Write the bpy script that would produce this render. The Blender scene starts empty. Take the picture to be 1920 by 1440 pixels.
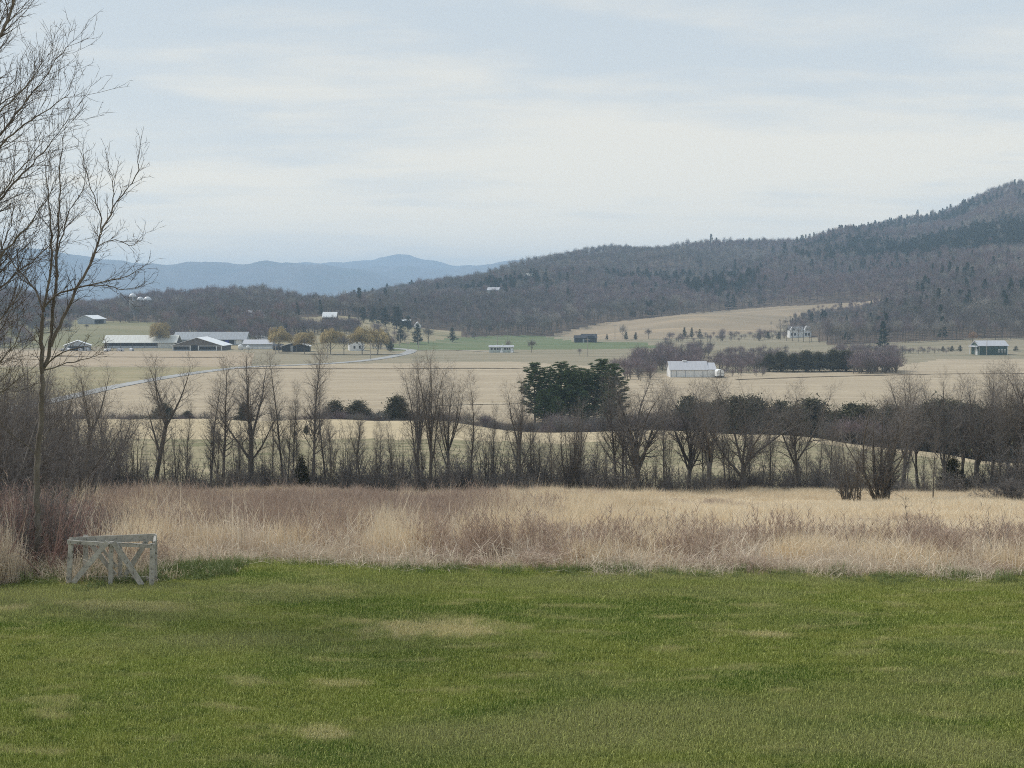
import bpy, math, random
import numpy as np
from math import sin, cos, pi, sqrt, radians

# ------------------------------------------------------------------ camera, sky, sun, exposure
scene = bpy.context.scene
ZC = 32.0                                   # camera height above the scene's zero level
PITCH = math.atan(160.0 / 2560.0)
cam_data = bpy.data.cameras.new('camera')
cam_data.sensor_width = 36.0
cam_data.lens = 48.0
cam_data.clip_start = 0.1
cam_data.clip_end = 60000.0
cam = bpy.data.objects.new('camera', cam_data)
scene.collection.objects.link(cam)
cam.location = (0, 0, ZC)
cam.rotation_euler = (pi / 2 - PITCH, 0, 0)
scene.camera = cam

SUN_EL, SUN_AZ = radians(48), radians(-62)   # azimuth measured from the view direction, negative = left
world = bpy.data.worlds.new('World')
scene.world = world
world.use_nodes = True
wn, wl = world.node_tree.nodes, world.node_tree.links
wn.clear()
w_out = wn.new('ShaderNodeOutputWorld')
w_bg = wn.new('ShaderNodeBackground')
w_bg.inputs['Strength'].default_value = 0.1
w_sky = wn.new('ShaderNodeTexSky')
w_sky.sky_type = 'NISHITA'
w_sky.sun_disc = False
w_sky.sun_elevation = SUN_EL
w_sky.sun_rotation = SUN_AZ
w_sky.air_density = 1.0
w_sky.dust_density = 2.0
w_tc = wn.new('ShaderNodeTexCoord')
w_sep = wn.new('ShaderNodeSeparateXYZ')
wl.new(w_tc.outputs['Generated'], w_sep.inputs[0])


def wmath(op, a, b=None, c=None):
    n = wn.new('ShaderNodeMath')
    n.operation = op
    for i, v in enumerate((a, b, c)):
        if v is None:
            continue
        if isinstance(v, (int, float)):
            n.inputs[i].default_value = v
        else:
            wl.new(v, n.inputs[i])
    return n.outputs[0]


wz = wmath('ADD', wmath('MAXIMUM', w_sep.outputs['Z'], 0.0), 0.10)
w_cmb = wn.new('ShaderNodeCombineXYZ')
wl.new(wmath('DIVIDE', w_sep.outputs['X'], wz), w_cmb.inputs[0])
wl.new(wmath('DIVIDE', w_sep.outputs['Y'], wz), w_cmb.inputs[1])


def wnoise(scale, detail, rough, loc, sc):
    m = wn.new('ShaderNodeMapping')
    m.inputs['Location'].default_value = loc
    m.inputs['Scale'].default_value = sc
    wl.new(w_cmb.outputs[0], m.inputs[0])
    n = wn.new('ShaderNodeTexNoise')
    n.inputs['Scale'].default_value = scale
    n.inputs['Detail'].default_value = detail
    n.inputs['Roughness'].default_value = rough
    n.inputs['Distortion'].default_value = 0.3
    wl.new(m.outputs[0], n.inputs['Vector'])
    return n.outputs['Fac']


w_n = wmath('ADD', wmath('MULTIPLY', wnoise(0.9, 5, 0.52, (3.3, 7.7, 0), (0.8, 0.9, 1)), 0.62),
            wmath('MULTIPLY', wnoise(2.6, 6, 0.6, (11.1, 2.3, 0), (0.5, 1.0, 1)), 0.38))
w_ramp = wn.new('ShaderNodeValToRGB')
w_ramp.color_ramp.interpolation = 'EASE'
e = w_ramp.color_ramp.elements
e[0].position, e[0].color = 0.39, (3.85, 4.75, 5.75, 1)
e[1].position, e[1].color = 0.62, (5.9, 6.0, 5.9, 1)
# the cloud thins to a creamy brightness low over the saddle of the hill
w_y = wmath('MAXIMUM', w_sep.outputs['Y'], 0.05)
w_dx = wmath('DIVIDE', wmath('SUBTRACT', wmath('DIVIDE', w_sep.outputs['X'], w_y), 0.11), 0.20)
w_dz = wmath('DIVIDE', wmath('SUBTRACT', wmath('DIVIDE', w_sep.outputs['Z'], w_y), 0.095), 0.05)
w_r2 = wmath('ADD', wmath('MULTIPLY', w_dx, w_dx), wmath('MULTIPLY', w_dz, w_dz))
w_n2 = wmath('ADD', w_n, wmath('MULTIPLY', wmath('POWER', 2.718, wmath('MULTIPLY', w_r2, -1.0)), 0.13))
w_n3 = wmath('ADD', w_n2, wmath('MULTIPLY', wmath('SUBTRACT', 0.10, wmath('MINIMUM', w_sep.outputs['Z'], 0.3)), 0.55))
wl.new(w_n3, w_ramp.inputs[0])
w_mix = wn.new('ShaderNodeMixRGB')
w_mix.inputs[0].default_value = 0.93
wl.new(w_sky.outputs[0], w_mix.inputs[1])
wl.new(w_ramp.outputs[0], w_mix.inputs[2])
# warm glow added low over the horizon to offset the haze's blue tint
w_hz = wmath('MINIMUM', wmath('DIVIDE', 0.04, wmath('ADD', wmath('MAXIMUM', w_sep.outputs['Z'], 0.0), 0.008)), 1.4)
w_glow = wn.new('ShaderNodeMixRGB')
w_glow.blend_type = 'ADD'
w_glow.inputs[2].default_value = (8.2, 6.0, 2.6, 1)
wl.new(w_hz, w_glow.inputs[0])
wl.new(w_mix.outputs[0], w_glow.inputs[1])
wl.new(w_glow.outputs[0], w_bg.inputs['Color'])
wl.new(w_bg.outputs[0], w_out.inputs['Surface'])

sun_data = bpy.data.lights.new('sun', 'SUN')
sun_data.energy = 2.8
sun_data.angle = radians(10)
sun_data.color = (1.0, 0.96, 0.90)
sun = bpy.data.objects.new('sun', sun_data)
scene.collection.objects.link(sun)
sun.location = (0, 0, 400)
# direction towards the sun: azimuth SUN_AZ from +Y (left), elevation SUN_EL
sun.rotation_euler = (pi / 2 - SUN_EL, 0, pi - SUN_AZ)

vs = scene.view_settings
vs.view_transform = 'Standard'
vs.look = 'None'
vs.exposure = 0.25
vs.gamma = 1.0
vs.use_curve_mapping = False
scene.cycles.max_bounces = 7
scene.cycles.diffuse_bounces = 4
scene.cycles.glossy_bounces = 2
scene.cycles.volume_bounces = 2
scene.cycles.transparent_max_bounces = 8
scene.cycles.use_denoising = False
scene.cycles.filter_width = 1.0
scene.cycles.use_adaptive_sampling = False
scene.cycles.sample_clamp_indirect = 4.0

# ------------------------------------------------------------------ pixel <-> direction helpers
CP, SP = cos(PITCH), sin(PITCH)


def uv2as(u, v):
    """photo pixel -> (x per metre forward, rise per metre forward)"""
    xc = (np.asarray(u, float) - 960.0) / 2560.0
    yc = (720.0 - np.asarray(v, float)) / 2560.0
    fy = CP + yc * SP
    return xc / fy, (-SP + yc * CP) / fy


def xyz2uv(x, y, z):
    dz = z - ZC
    f = y * CP - dz * SP
    up = y * SP + dz * CP
    return 960 + 2560 * x / f, 720 - 2560 * up / f


# ------------------------------------------------------------------ terrain heights
def pchip_eval(x, y, xi):
    """shape-preserving cubic through (x, y[..., n]) at xi"""
    x = np.asarray(x, float)
    y = np.asarray(y, float)
    h = np.diff(x)
    d = np.diff(y, axis=-1) / h
    m = np.zeros_like(y)
    w1 = 2 * h[1:] + h[:-1]
    w2 = h[1:] + 2 * h[:-1]
    a, b = d[..., :-1], d[..., 1:]
    ok = a * b > 0
    with np.errstate(divide='ignore', invalid='ignore'):
        hm = (w1 + w2) / (w1 / a + w2 / b)
    m[..., 1:-1] = np.where(ok, hm, 0)
    m[..., 0] = d[..., 0]
    m[..., -1] = d[..., -1]
    k = np.clip(np.searchsorted(x, xi) - 1, 0, len(x) - 2)
    t = (xi - x[k]) / h[k]
    t2, t3 = t * t, t * t * t
    return (y[..., k] * (2 * t3 - 3 * t2 + 1) + m[..., k] * h[k] * (t3 - 2 * t2 + t)
            + y[..., k + 1] * (-2 * t3 + 3 * t2) + m[..., k + 1] * h[k] * (t3 - t2))


T_U = np.array([-900, 0, 170, 300, 480, 620, 700, 800, 900, 960, 1040, 1100, 1200, 1300, 1460, 1600, 1750, 1920, 2800], float)
CREST_V = np.array([792, 792, 790, 789, 790, 791, 791, 791, 800, 808, 815, 813, 808, 811, 818, 833, 850, 866, 870], float)
NEAR_D = [-40, 0, 29, 34, 60, 105, 118, 140, 170]
NEAR_Z = [-6.0, -6.0, -6.05, -6.6, -9.9, -15.4, -16.9, -19.3, -20.6]
FAR = {  # column -> heights (relative to the camera) at these distances
    'D':  [300, 400, 512, 620, 700, 800, 900, 1000, 1150, 1300, 1500, 1800, 2000, 2200, 2600, 3500, 7500],
    -900: [-26, -26, -26, -26, -25, -16, -8, 0, 10, 16, 18, 0, -20, -30, -38, -40, -40],
    0:    [-26, -26, -26, -26, -25.6, -17.5, -12.5, -9, 0, 3, -4, -20, -30, -34, -38, -40, -40],
    170:  [-26, -26, -26, -26, -26, -18.5, -14.0, -12.6, -10.5, -12, -18, -28, -32, -35, -38, -40, -40],
    300:  [-26, -26, -26, -26, -26, -21, -15.0, -12.0, -7.5, -7, -12, -28, -32, -35, -38, -40, -40],
    480:  [-26, -26, -26, -26, -26, -21.5, -14.0, -10.5, -5.2, -4.5, -11, -28, -32, -35, -38, -40, -40],
    620:  [-26, -26, -26, -26, -26, -22.0, -13.5, -10.5, -8.2, -8.5, -12, -25, -32, -35, -38, -40, -40],
    700:  [-26, -26, -26, -26, -26, -22.5, -15.5, -11.0, -8.0, -6.0, -3, -2, -10, -20, -38, -40, -40],
    800:  [-26, -26, -26, -26, -26, -25.0, -22.0, -15.0, -7.0, -1, 6, 10, 2, -10, -38, -40, -40],
    900:  [-26, -26, -26, -26, -26, -26.0, -24.5, -19.0, -8.5, 0, 12, 22, 19, 4, -30, -40, -40],
    960:  [-26, -26, -26, -26, -26, -26.0, -25.3, -21.0, -9.0, 1, 16, 32, 32, 20, -20, -40, -40],
    1040: [-26, -26, -26, -26, -26, -25.8, -25.5, -22.8, -9.5, 2, 19, 41, 47, 40, 0, -40, -40],
    1100: [-26, -26, -26, -26, -26, -25.3, -24.8, -22.6, -9.5, 2, 20, 44, 56, 50, 10, -40, -40],
    1200: [-26, -26, -26, -26, -26, -25.6, -23.5, -19.0, -9.0, 3, 22, 50, 67, 62, 20, -40, -40],
    1300: [-26, -26, -26, -26, -26, -25.6, -22.0, -15.6, -6.0, 7, 26, 57, 76, 72, 30, -40, -40],
    1460: [-26, -26, -26, -26, -26, -25.6, -22.0, -15.0, -5.0, 8, 27, 55, 71, 70, 40, -40, -40],
    1600: [-27, -26, -26, -26, -25.5, -22.5, -17.0, -12.0, -2.5, 11, 34, 68, 88, 103, 80, -40, -40],
    1750: [-29, -26, -26, -26, -25.0, -18.0, -9.0, 0.0, 14, 28, 52, 88, 108, 124, 108, -40, -40],
    1920: [-30, -26, -26, -26, -24.5, -15.0, -5.0, 8.0, 26, 46, 78, 124, 152, 178, 170, -40, -40],
    2800: [-30, -26, -26, -26, -22.0, -6.0, 10.0, 30.0, 60, 90, 130, 190, 225, 255, 260, -40, -40],
}
T_D = np.array(NEAR_D + [200, 228, 262] + FAR['D'], float)
rows = []
for u_, cv in zip(T_U, CREST_V):
    z228 = -(cv - 560) / 2560 * 228
    z170 = NEAR_Z[-1] - max(0, (cv - 815)) * 0.035
    z200 = 0.45 * z170 + 0.55 * z228 + 0.15
    rows.append(NEAR_Z[:-1] + [z170, z200, z228, z228 * 262 / 228 - 1.3] + FAR[int(u_)])
T_Z = np.array(rows)
D_FINE = np.unique(np.concatenate([np.linspace(-40, 40, 81), np.linspace(40, 320, 281), np.linspace(320, 1300, 400),
                                   np.linspace(1300, 2800, 200), np.linspace(2800, 7500, 60)]))
A_FINE = np.linspace(-0.72, 0.72, 361)
_t = pchip_eval(T_D, T_Z, D_FINE)
T_TAB = pchip_eval((T_U - 960) / 2560, _t.T, A_FINE).T          # [a, D]
_k = np.exp(-np.linspace(-2, 2, 9) ** 2)
_k /= _k.sum()
T_TAB = np.apply_along_axis(lambda c: np.convolve(np.pad(c, 4, mode='edge'), _k, mode='valid'), 0, T_TAB)


def ripple(x, y):
    f = np.clip((y - 700) / 500, 0, 1)
    big = (3.0 * np.sin(x * 0.021 + 1.3 * np.sin(y * 0.006)) + 2.2 * np.sin(y * 0.017 + x * 0.011 + 2)
           + 1.6 * np.sin(x * 0.05 - y * 0.031)) * f * np.clip((2500 - y) / 500, 0, 1)
    f2 = np.clip((y - 1180) / 300, 0, 1) * np.clip((2500 - y) / 500, 0, 1)
    big = big + f2 * np.clip((x + 250) / 500, 0.25, 1) * (4.0 * np.sin(x * 0.016 + 0.8 * np.sin(y * 0.009) + 1) + 3.5 * np.sin(x * 0.033 - y * 0.014))
    m = np.clip((y - 33) / 20, 0, 1) * np.clip((300 - y) / 80, 0, 1)
    mid = (0.16 * np.sin(x * 0.31 + 1.1 * np.sin(y * 0.13)) + 0.12 * np.sin(y * 0.27 + x * 0.17)) * m
    near = 0.025 * np.sin(x * 0.9 + 0.6 * y) + 0.02 * np.sin(1.7 * y - 0.8 * x)
    far = 0.12 * np.sin(x * 0.05 + y * 0.03) * np.clip((y - 280) / 60, 0, 1)
    return big + mid + near + far


def H(x, y):
    """ground height in world metres"""
    x = np.asarray(x, float)
    y = np.asarray(y, float)
    a = np.clip(x / np.maximum(y, 14.0), A_FINE[0], A_FINE[-1] - 1e-9)
    fa = (a - A_FINE[0]) / (A_FINE[1] - A_FINE[0])
    fd = np.interp(y, D_FINE, np.arange(len(D_FINE)))
    i = np.clip(fa.astype(int), 0, len(A_FINE) - 2)
    j = np.clip(fd.astype(int), 0, len(D_FINE) - 2)
    ta, td = fa - i, fd - j
    z = ((T_TAB[i, j] * (1 - ta) + T_TAB[i + 1, j] * ta) * (1 - td)
         + (T_TAB[i, j + 1] * (1 - ta) + T_TAB[i + 1, j + 1] * ta) * td)
    return z + ripple(x, y) + ZC


def at(u, D):
    """ground point in the direction of photo column u, D metres forward"""
    x = (u - 960) / 2560.0 * D
    # refine for the pitch of the camera
    z = float(H(x, D))
    f = D * CP - (z - ZC) * SP
    x = (u - 960) / 2560.0 * f
    return (x, D, float(H(x, D)))


def hit(u, v, lo, hi):
    """where the ray of a photo pixel meets the ground between lo and hi metres (or the middle if it misses)"""
    a, s = uv2as(u, v)
    D = np.linspace(lo, hi, 1500)
    g = H(a * D, D) - (ZC + s * D)
    k = np.argmax(g > 0)
    if not (g > 0).any():
        k = np.argmin(np.abs(g))
    return (float(a * D[k]), float(D[k]), float(H(a * D[k], D[k])))


# ------------------------------------------------------------------ scene helpers
COL = scene.collection


def mesh_from(name, V, T, mats=(), midx=None, attrs=None, smooth=False):
    V = np.ascontiguousarray(V, np.float32)
    T = np.ascontiguousarray(T, np.int32)
    me = bpy.data.meshes.new(name)
    me.vertices.add(len(V))
    me.vertices.foreach_set('co', V.ravel())
    me.loops.add(T.size)
    me.loops.foreach_set('vertex_index', T.ravel())
    me.polygons.add(len(T))
    me.polygons.foreach_set('loop_start', np.arange(0, T.size, T.shape[1], dtype=np.int32))
    for m in mats:
        me.materials.append(m)
    if midx is not None:
        me.polygons.foreach_set('material_index', np.ascontiguousarray(midx, np.int32))
    me.polygons.foreach_set('use_smooth', np.full(len(T), smooth, dtype=bool))
    me.update(calc_edges=True)
    if attrs:
        for k, val in attrs.items():
            at_ = me.attributes.new(k, 'FLOAT', 'POINT')
            at_.data.foreach_set('value', np.ascontiguousarray(val, np.float32))
    return me


def link(name, data, parent=None, loc=None):
    o = bpy.data.objects.new(name, data)
    COL.objects.link(o)
    if parent is not None:
        o.parent = parent
    if loc is not None:
        o.location = loc
    return o


def thing(name, label, cat, loc=(0, 0, 0), rz=0.0, group=None, scale=1.0):
    o = bpy.data.objects.new(name, None)
    o.empty_display_size = 0.3
    COL.objects.link(o)
    o.location = loc
    o.rotation_euler = (0, 0, rz)
    o.scale = (scale, scale, scale) if not isinstance(scale, tuple) else scale
    o['label'] = label
    o['category'] = cat
    if group:
        o['group'] = group
    return o


def structure(o):
    o['kind'] = 'structure'
    return o


# ------------------------------------------------------------------ materials
def mat(name, base, var=None, rough=0.85, scale=3.0, detail=4.0, stretch=(1, 1, 1), coord='pos',
        attr=None, bump=0.0, bump_scale=None, spec=0.25, lo=0.35, hi=0.65, extra=None, metal=0.0, trans=0.0):
    """principled material: base colour mixed to var by noise, and to attr colour by a per-vertex 'tint'"""
    m = bpy.data.materials.new(name)
    m.use_nodes = True
    nt = m.node_tree
    n, l = nt.nodes, nt.links
    b = n['Principled BSDF']
    b.inputs['Roughness'].default_value = rough
    b.inputs['Specular IOR Level'].default_value = spec
    b.inputs['Metallic'].default_value = metal
    b.inputs['Base Color'].default_value = (*base, 1)
    if coord == 'pos':
        src = n.new('ShaderNodeNewGeometry').outputs['Position']
    else:
        src = n.new('ShaderNodeTexCoord').outputs['Object']
    mp = n.new('ShaderNodeMapping')
    mp.inputs['Scale'].default_value = stretch
    l.new(src, mp.inputs[0])
    out = None
    if var is not None:
        t = n.new('ShaderNodeTexNoise')
        t.inputs['Scale'].default_value = scale
        t.inputs['Detail'].default_value = detail
        t.inputs['Roughness'].default_value = 0.6
        l.new(mp.outputs[0], t.inputs['Vector'])
        mr = n.new('ShaderNodeMapRange')
        mr.inputs['From Min'].default_value = lo
        mr.inputs['From Max'].default_value = hi
        l.new(t.outputs['Fac'], mr.inputs['Value'])
        mx = n.new('ShaderNodeMixRGB')
        mx.inputs[1].default_value = (*base, 1)
        mx.inputs[2].default_value = (*var, 1)
        l.new(mr.outputs[0], mx.inputs[0])
        out = mx.outputs[0]
    if extra:                                     # further (colour, scale, lo, hi, stretch) noise layers
        for colr, sc, a0, a1, st in extra:
            mp2 = n.new('ShaderNodeMapping')
            mp2.inputs['Scale'].default_value = st
            mp2.inputs['Location'].default_value = (sc * 7.7, sc * 3.1, 0)
            l.new(src, mp2.inputs[0])
            t = n.new('ShaderNodeTexNoise')
            t.inputs['Scale'].default_value = sc
            t.inputs['Detail'].default_value = 4
            l.new(mp2.outputs[0], t.inputs['Vector'])
            mr = n.new('ShaderNodeMapRange')
            mr.inputs['From Min'].default_value = a0
            mr.inputs['From Max'].default_value = a1
            l.new(t.outputs['Fac'], mr.inputs['Value'])
            mx = n.new('ShaderNodeMixRGB')
            mx.inputs[2].default_value = (*colr, 1)
            if out is None:
                mx.inputs[1].default_value = (*base, 1)
            else:
                l.new(out, mx.inputs[1])
            l.new(mr.outputs[0], mx.inputs[0])
            out = mx.outputs[0]
    if attr is not None:
        a = n.new('ShaderNodeAttribute')
        a.attribute_name = 'tint'
        mx = n.new('ShaderNodeMixRGB')
        mx.inputs[2].default_value = (*attr, 1)
        if out is None:
            mx.inputs[1].default_value = (*base, 1)
        else:
            l.new(out, mx.inputs[1])
        l.new(a.outputs['Fac'], mx.inputs[0])
        out = mx.outputs[0]
    if out is not None:
        l.new(out, b.inputs['Base Color'])
    if trans:                                     # thin blades let light through
        tb = n.new('ShaderNodeBsdfTranslucent')
        tb.inputs['Color'].default_value = (*base, 1)
        if out is not None:
            l.new(out, tb.inputs['Color'])
        ms = n.new('ShaderNodeMixShader')
        ms.inputs[0].default_value = trans
        l.new(b.outputs[0], ms.inputs[1])
        l.new(tb.outputs[0], ms.inputs[2])
        l.new(ms.outputs[0], n['Material Output'].inputs['Surface'])
    if bump:
        t = n.new('ShaderNodeTexNoise')
        t.inputs['Scale'].default_value = bump_scale or scale * 3
        t.inputs['Detail'].default_value = 5
        l.new(mp.outputs[0], t.inputs['Vector'])
        bp = n.new('ShaderNodeBump')
        bp.inputs['Strength'].default_value = bump
        l.new(t.outputs['Fac'], bp.inputs['Height'])
        l.new(bp.outputs[0], b.inputs['Normal'])
    return m


# ------------------------------------------------------------------ ground regions
def inpoly(u, v, poly):
    p = np.array(poly, float)
    r = np.zeros(np.shape(u), bool)
    j = len(p) - 1
    for i in range(len(p)):
        c = ((p[i, 1] > v) != (p[j, 1] > v)) & (
            u < (p[j, 0] - p[i, 0]) * (v - p[i, 1]) / (p[j, 1] - p[i, 1] + 1e-12) + p[i, 0])
        r ^= c
        j = i
    return r


LAWN_EDGE = np.array([(-900, 1100), (60, 1098), (285, 1092), (320, 1058), (420, 1047), (600, 1053), (800, 1063),
                      (1100, 1071), (1500, 1082), (1920, 1089), (2800, 1095)], float)
_la, _ls = uv2as(LAWN_EDGE[:, 0], LAWN_EDGE[:, 1])
LAWN_D = -6.06 / _ls


def lawn_limit(x, y):
    a = x / np.maximum(y, 10)
    return np.interp(a, _la, LAWN_D) + 0.35 * np.sin(x * 0.8) * np.cos(x * 0.33 + 1) + 0.16 * np.sin(x * 2.9 + 1.2 * np.sin(x)) + 0.1 * np.sin(x * 7.3)


TAN_EDGE = np.array([(-900, 688), (480, 688), (482, 684), (740, 681), (960, 678), (1100, 686), (1250, 702), (1400, 700),
                     (1600, 692), (1690, 685), (1760, 674), (2800, 671)], float)
P_STRIP = [(-900, 688), (480, 688.5), (400, 696), (300, 711), (200, 729), (100, 748), (-900, 900)]
P_STUBBLE = [(-900, 657), (60, 657), (330, 658), (440, 659), (470, 662), (475, 687), (-900, 687.5)]
P_GREEN = [(735, 658), (800, 657), (915, 656), (1000, 655.5), (1130, 655), (1235, 652), (1210, 642), (1120, 641), (1075, 640),
           (1010, 629.5), (930, 629), (850, 634), (800, 640), (740, 646)]
P_UPPER = [(1035, 628), (1060, 621), (1130, 606), (1300, 587), (1450, 575), (1600, 567), (1660, 563), (1610, 573), (1540, 582),
           (1490, 600), (1455, 622), (1300, 633), (1150, 638), (1095, 635)]
P_LEFT = [(-500, 653), (130, 652), (290, 647), (300, 630), (298, 618), (296, 604), (130, 599), (-500, 600)]
P_HILLPAST = [(420, 655), (470, 620), (500, 612), (560, 596), (640, 590), (720, 592), (800, 596), (850, 605), (872, 630), (850, 634),
              (800, 640), (735, 646), (735, 658), (600, 660)]
P_DIRT = [(408, 630), (416, 620), (440, 617), (452, 619), (468, 629)]
P_HOUSEYARD = [(1230, 652), (1240, 640), (1300, 634), (1455, 624), (1560, 640), (1560, 650), (1440, 652), (1300, 650)]

REG = ['lawn', 'meadow_ground', 'hedgerow_ground', 'hay_field', 'straw_strip', 'brush_ground', 'tan_field', 'grass_strip',
       'stubble_field', 'valley_grass', 'green_field', 'upper_field', 'left_pasture', 'hill_pasture', 'dirt_bank', 'woodland_floor']
RI = {k: i for i, k in enumerate(REG)}


def region(x, y):
    z = H(x, y)
    yy = np.maximum(y, 5)
    u, v = xyz2uv(x, yy, z)
    r = np.zeros(np.shape(x), int)
    r[y > lawn_limit(x, y)] = RI['meadow_ground']
    r[y > 107] = RI['hedgerow_ground']
    r[y > 123 + 3 * np.sin(x * 0.1)] = RI['hay_field']
    strip = np.interp(u, [0, 700, 900, 1050, 1200, 1500, 1920], [823, 823, 826, 832, 826, 827, 880])
    r[(y > 150) & (v < strip)] = RI['straw_strip']
    r[y > 248] = RI['brush_ground']
    r[y > 285] = RI['tan_field']
    far = y > 300
    te = np.interp(u, TAN_EDGE[:, 0], TAN_EDGE[:, 1])
    r[far & (v < te)] = RI['valley_grass']
    r[far & (y < 720) & inpoly(u, v, P_STRIP)] = RI['grass_strip']
    r[far & (y < 760) & inpoly(u, v, P_STUBBLE)] = RI['stubble_field']
    wood_front = np.interp(u, [-900, 0, 130, 300, 480, 560, 640, 850, 900, 1000, 1100, 1450, 1560, 1700, 1920, 2800],
                           [760, 780, 890, 850, 815, 890, 935, 880, 915, 930, 980, 1000, 745, 745, 750, 760])
    r[y > wood_front] = RI['woodland_floor']
    q = (y > 640) & (y < 1250)
    r[q & (y < 1000) & inpoly(u, v, P_GREEN)] = RI['green_field']
    r[q & (y > 780) & inpoly(u, v, P_UPPER)] = RI['upper_field']
    r[q & (y < 920) & inpoly(u, v, P_LEFT)] = RI['left_pasture']
    r[q & (y < 960) & inpoly(u, v, P_HILLPAST)] = RI['hill_pasture']
    r[q & (y < 900) & inpoly(u, v, P_DIRT)] = RI['dirt_bank']
    return r


GM = {
    'lawn': mat('lawn_soil_green', (0.055, 0.07, 0.016), (0.085, 0.09, 0.028), scale=2.5, rough=1, spec=0.05,
                extra=[((0.035, 0.06, 0.015), 14, 0.5, 0.62, (1, 1, 1))]),
    'meadow_ground': mat('dry_thatch', (0.40, 0.33, 0.225), (0.27, 0.22, 0.15), scale=1.2, rough=1, spec=0.05),
    'hedgerow_ground': mat('leaf_litter', (0.10, 0.08, 0.06), (0.16, 0.125, 0.09), scale=1.0, rough=1, spec=0.05),
    'hay_field': mat('hay_field_grass', (0.245, 0.22, 0.135), (0.34, 0.285, 0.185), scale=0.22, stretch=(0.35, 1.6, 1), rough=1, spec=0.05,
                     extra=[((0.15, 0.155, 0.08), 0.5, 0.5, 0.7, (0.2, 1.5, 1))]),
    'straw_strip': mat('straw_grass', (0.50, 0.41, 0.27), (0.42, 0.345, 0.225), scale=0.3, stretch=(0.4, 1.5, 1), rough=1, spec=0.05),
    'brush_ground': mat('brush_litter', (0.08, 0.06, 0.045), (0.13, 0.1, 0.07), scale=0.5, rough=1, spec=0.05),
    'tan_field': mat('tan_hay', (0.395, 0.325, 0.23), (0.33, 0.268, 0.19), scale=0.05, stretch=(0.35, 1.3, 1), rough=1, spec=0.05,
                     extra=[((0.48, 0.40, 0.29), 0.35, 0.5, 0.72, (0.12, 1.2, 1)), ((0.34, 0.275, 0.18), 0.2, 0.55, 0.75, (0.06, 1.0, 1)), ((0.34, 0.28, 0.19), 1.1, 0.56, 0.72, (0.25, 1.0, 1)), ((0.52, 0.44, 0.32), 2.2, 0.56, 0.75, (0.4, 1.0, 1))]),
    'grass_strip': mat('olive_grass', (0.255, 0.225, 0.13), (0.33, 0.275, 0.17), scale=0.06, stretch=(0.4, 1.2, 1), rough=1, spec=0.05),
    'stubble_field': mat('stubble', (0.41, 0.33, 0.235), (0.35, 0.28, 0.195), scale=0.05, stretch=(0.2, 1.4, 1), rough=1, spec=0.05,
                         extra=[((0.35, 0.275, 0.18), 0.4, 0.58, 0.72, (0.05, 1.0, 1))]),
    'valley_grass': mat('pale_valley_grass', (0.24, 0.21, 0.145), (0.30, 0.255, 0.18), scale=0.04, stretch=(0.3, 1.2, 1), rough=1, spec=0.05,
                        extra=[((0.195, 0.18, 0.12), 0.09, 0.5, 0.7, (0.2, 1.0, 1))]),
    'green_field': mat('winter_grain', (0.12, 0.155, 0.075), (0.165, 0.18, 0.10), scale=0.05, stretch=(0.25, 1.3, 1), rough=1, spec=0.05,
                       extra=[((0.20, 0.20, 0.12), 0.03, 0.56, 0.7, (0.2, 1.3, 1))]),
    'upper_field': mat('upland_grass', (0.26, 0.21, 0.145), (0.33, 0.26, 0.18), scale=0.025, stretch=(0.4, 1.0, 1), rough=1, spec=0.05,
                       extra=[((0.38, 0.29, 0.19), 0.05, 0.56, 0.7, (0.25, 1.0, 1))]),
    'left_pasture': mat('pasture_green', (0.19, 0.185, 0.105), (0.26, 0.23, 0.145), scale=0.03, stretch=(0.4, 1, 1), rough=1, spec=0.05),
    'hill_pasture': mat('pasture_buff', (0.25, 0.215, 0.135), (0.33, 0.275, 0.175), scale=0.03, stretch=(0.4, 1, 1), rough=1, spec=0.05,
                        extra=[((0.15, 0.15, 0.085), 0.06, 0.54, 0.7, (0.3, 1, 1))]),
    'dirt_bank': mat('red_earth', (0.28, 0.17, 0.09), (0.22, 0.17, 0.09), scale=0.2, rough=1, spec=0.05),
    'woodland_floor': mat('woodland_litter', (0.10, 0.075, 0.06), (0.13, 0.10, 0.075), scale=0.05, rough=1, spec=0.05),
}
GNAME = {'lawn': 'lawn', 'meadow_ground': 'meadow', 'hedgerow_ground': 'hedgerow_ground', 'hay_field': 'hay_field',
         'straw_strip': 'straw_field', 'brush_ground': 'brush_ground', 'tan_field': 'tan_field', 'grass_strip': 'grass_verge',
         'stubble_field': 'stubble_field', 'valley_grass': 'valley_grassland', 'green_field': 'green_field',
         'upper_field': 'upland_field', 'left_pasture': 'farm_pasture', 'hill_pasture': 'hill_pasture', 'dirt_bank': 'dirt_bank',
         'woodland_floor': 'wooded_hill'}


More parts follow.
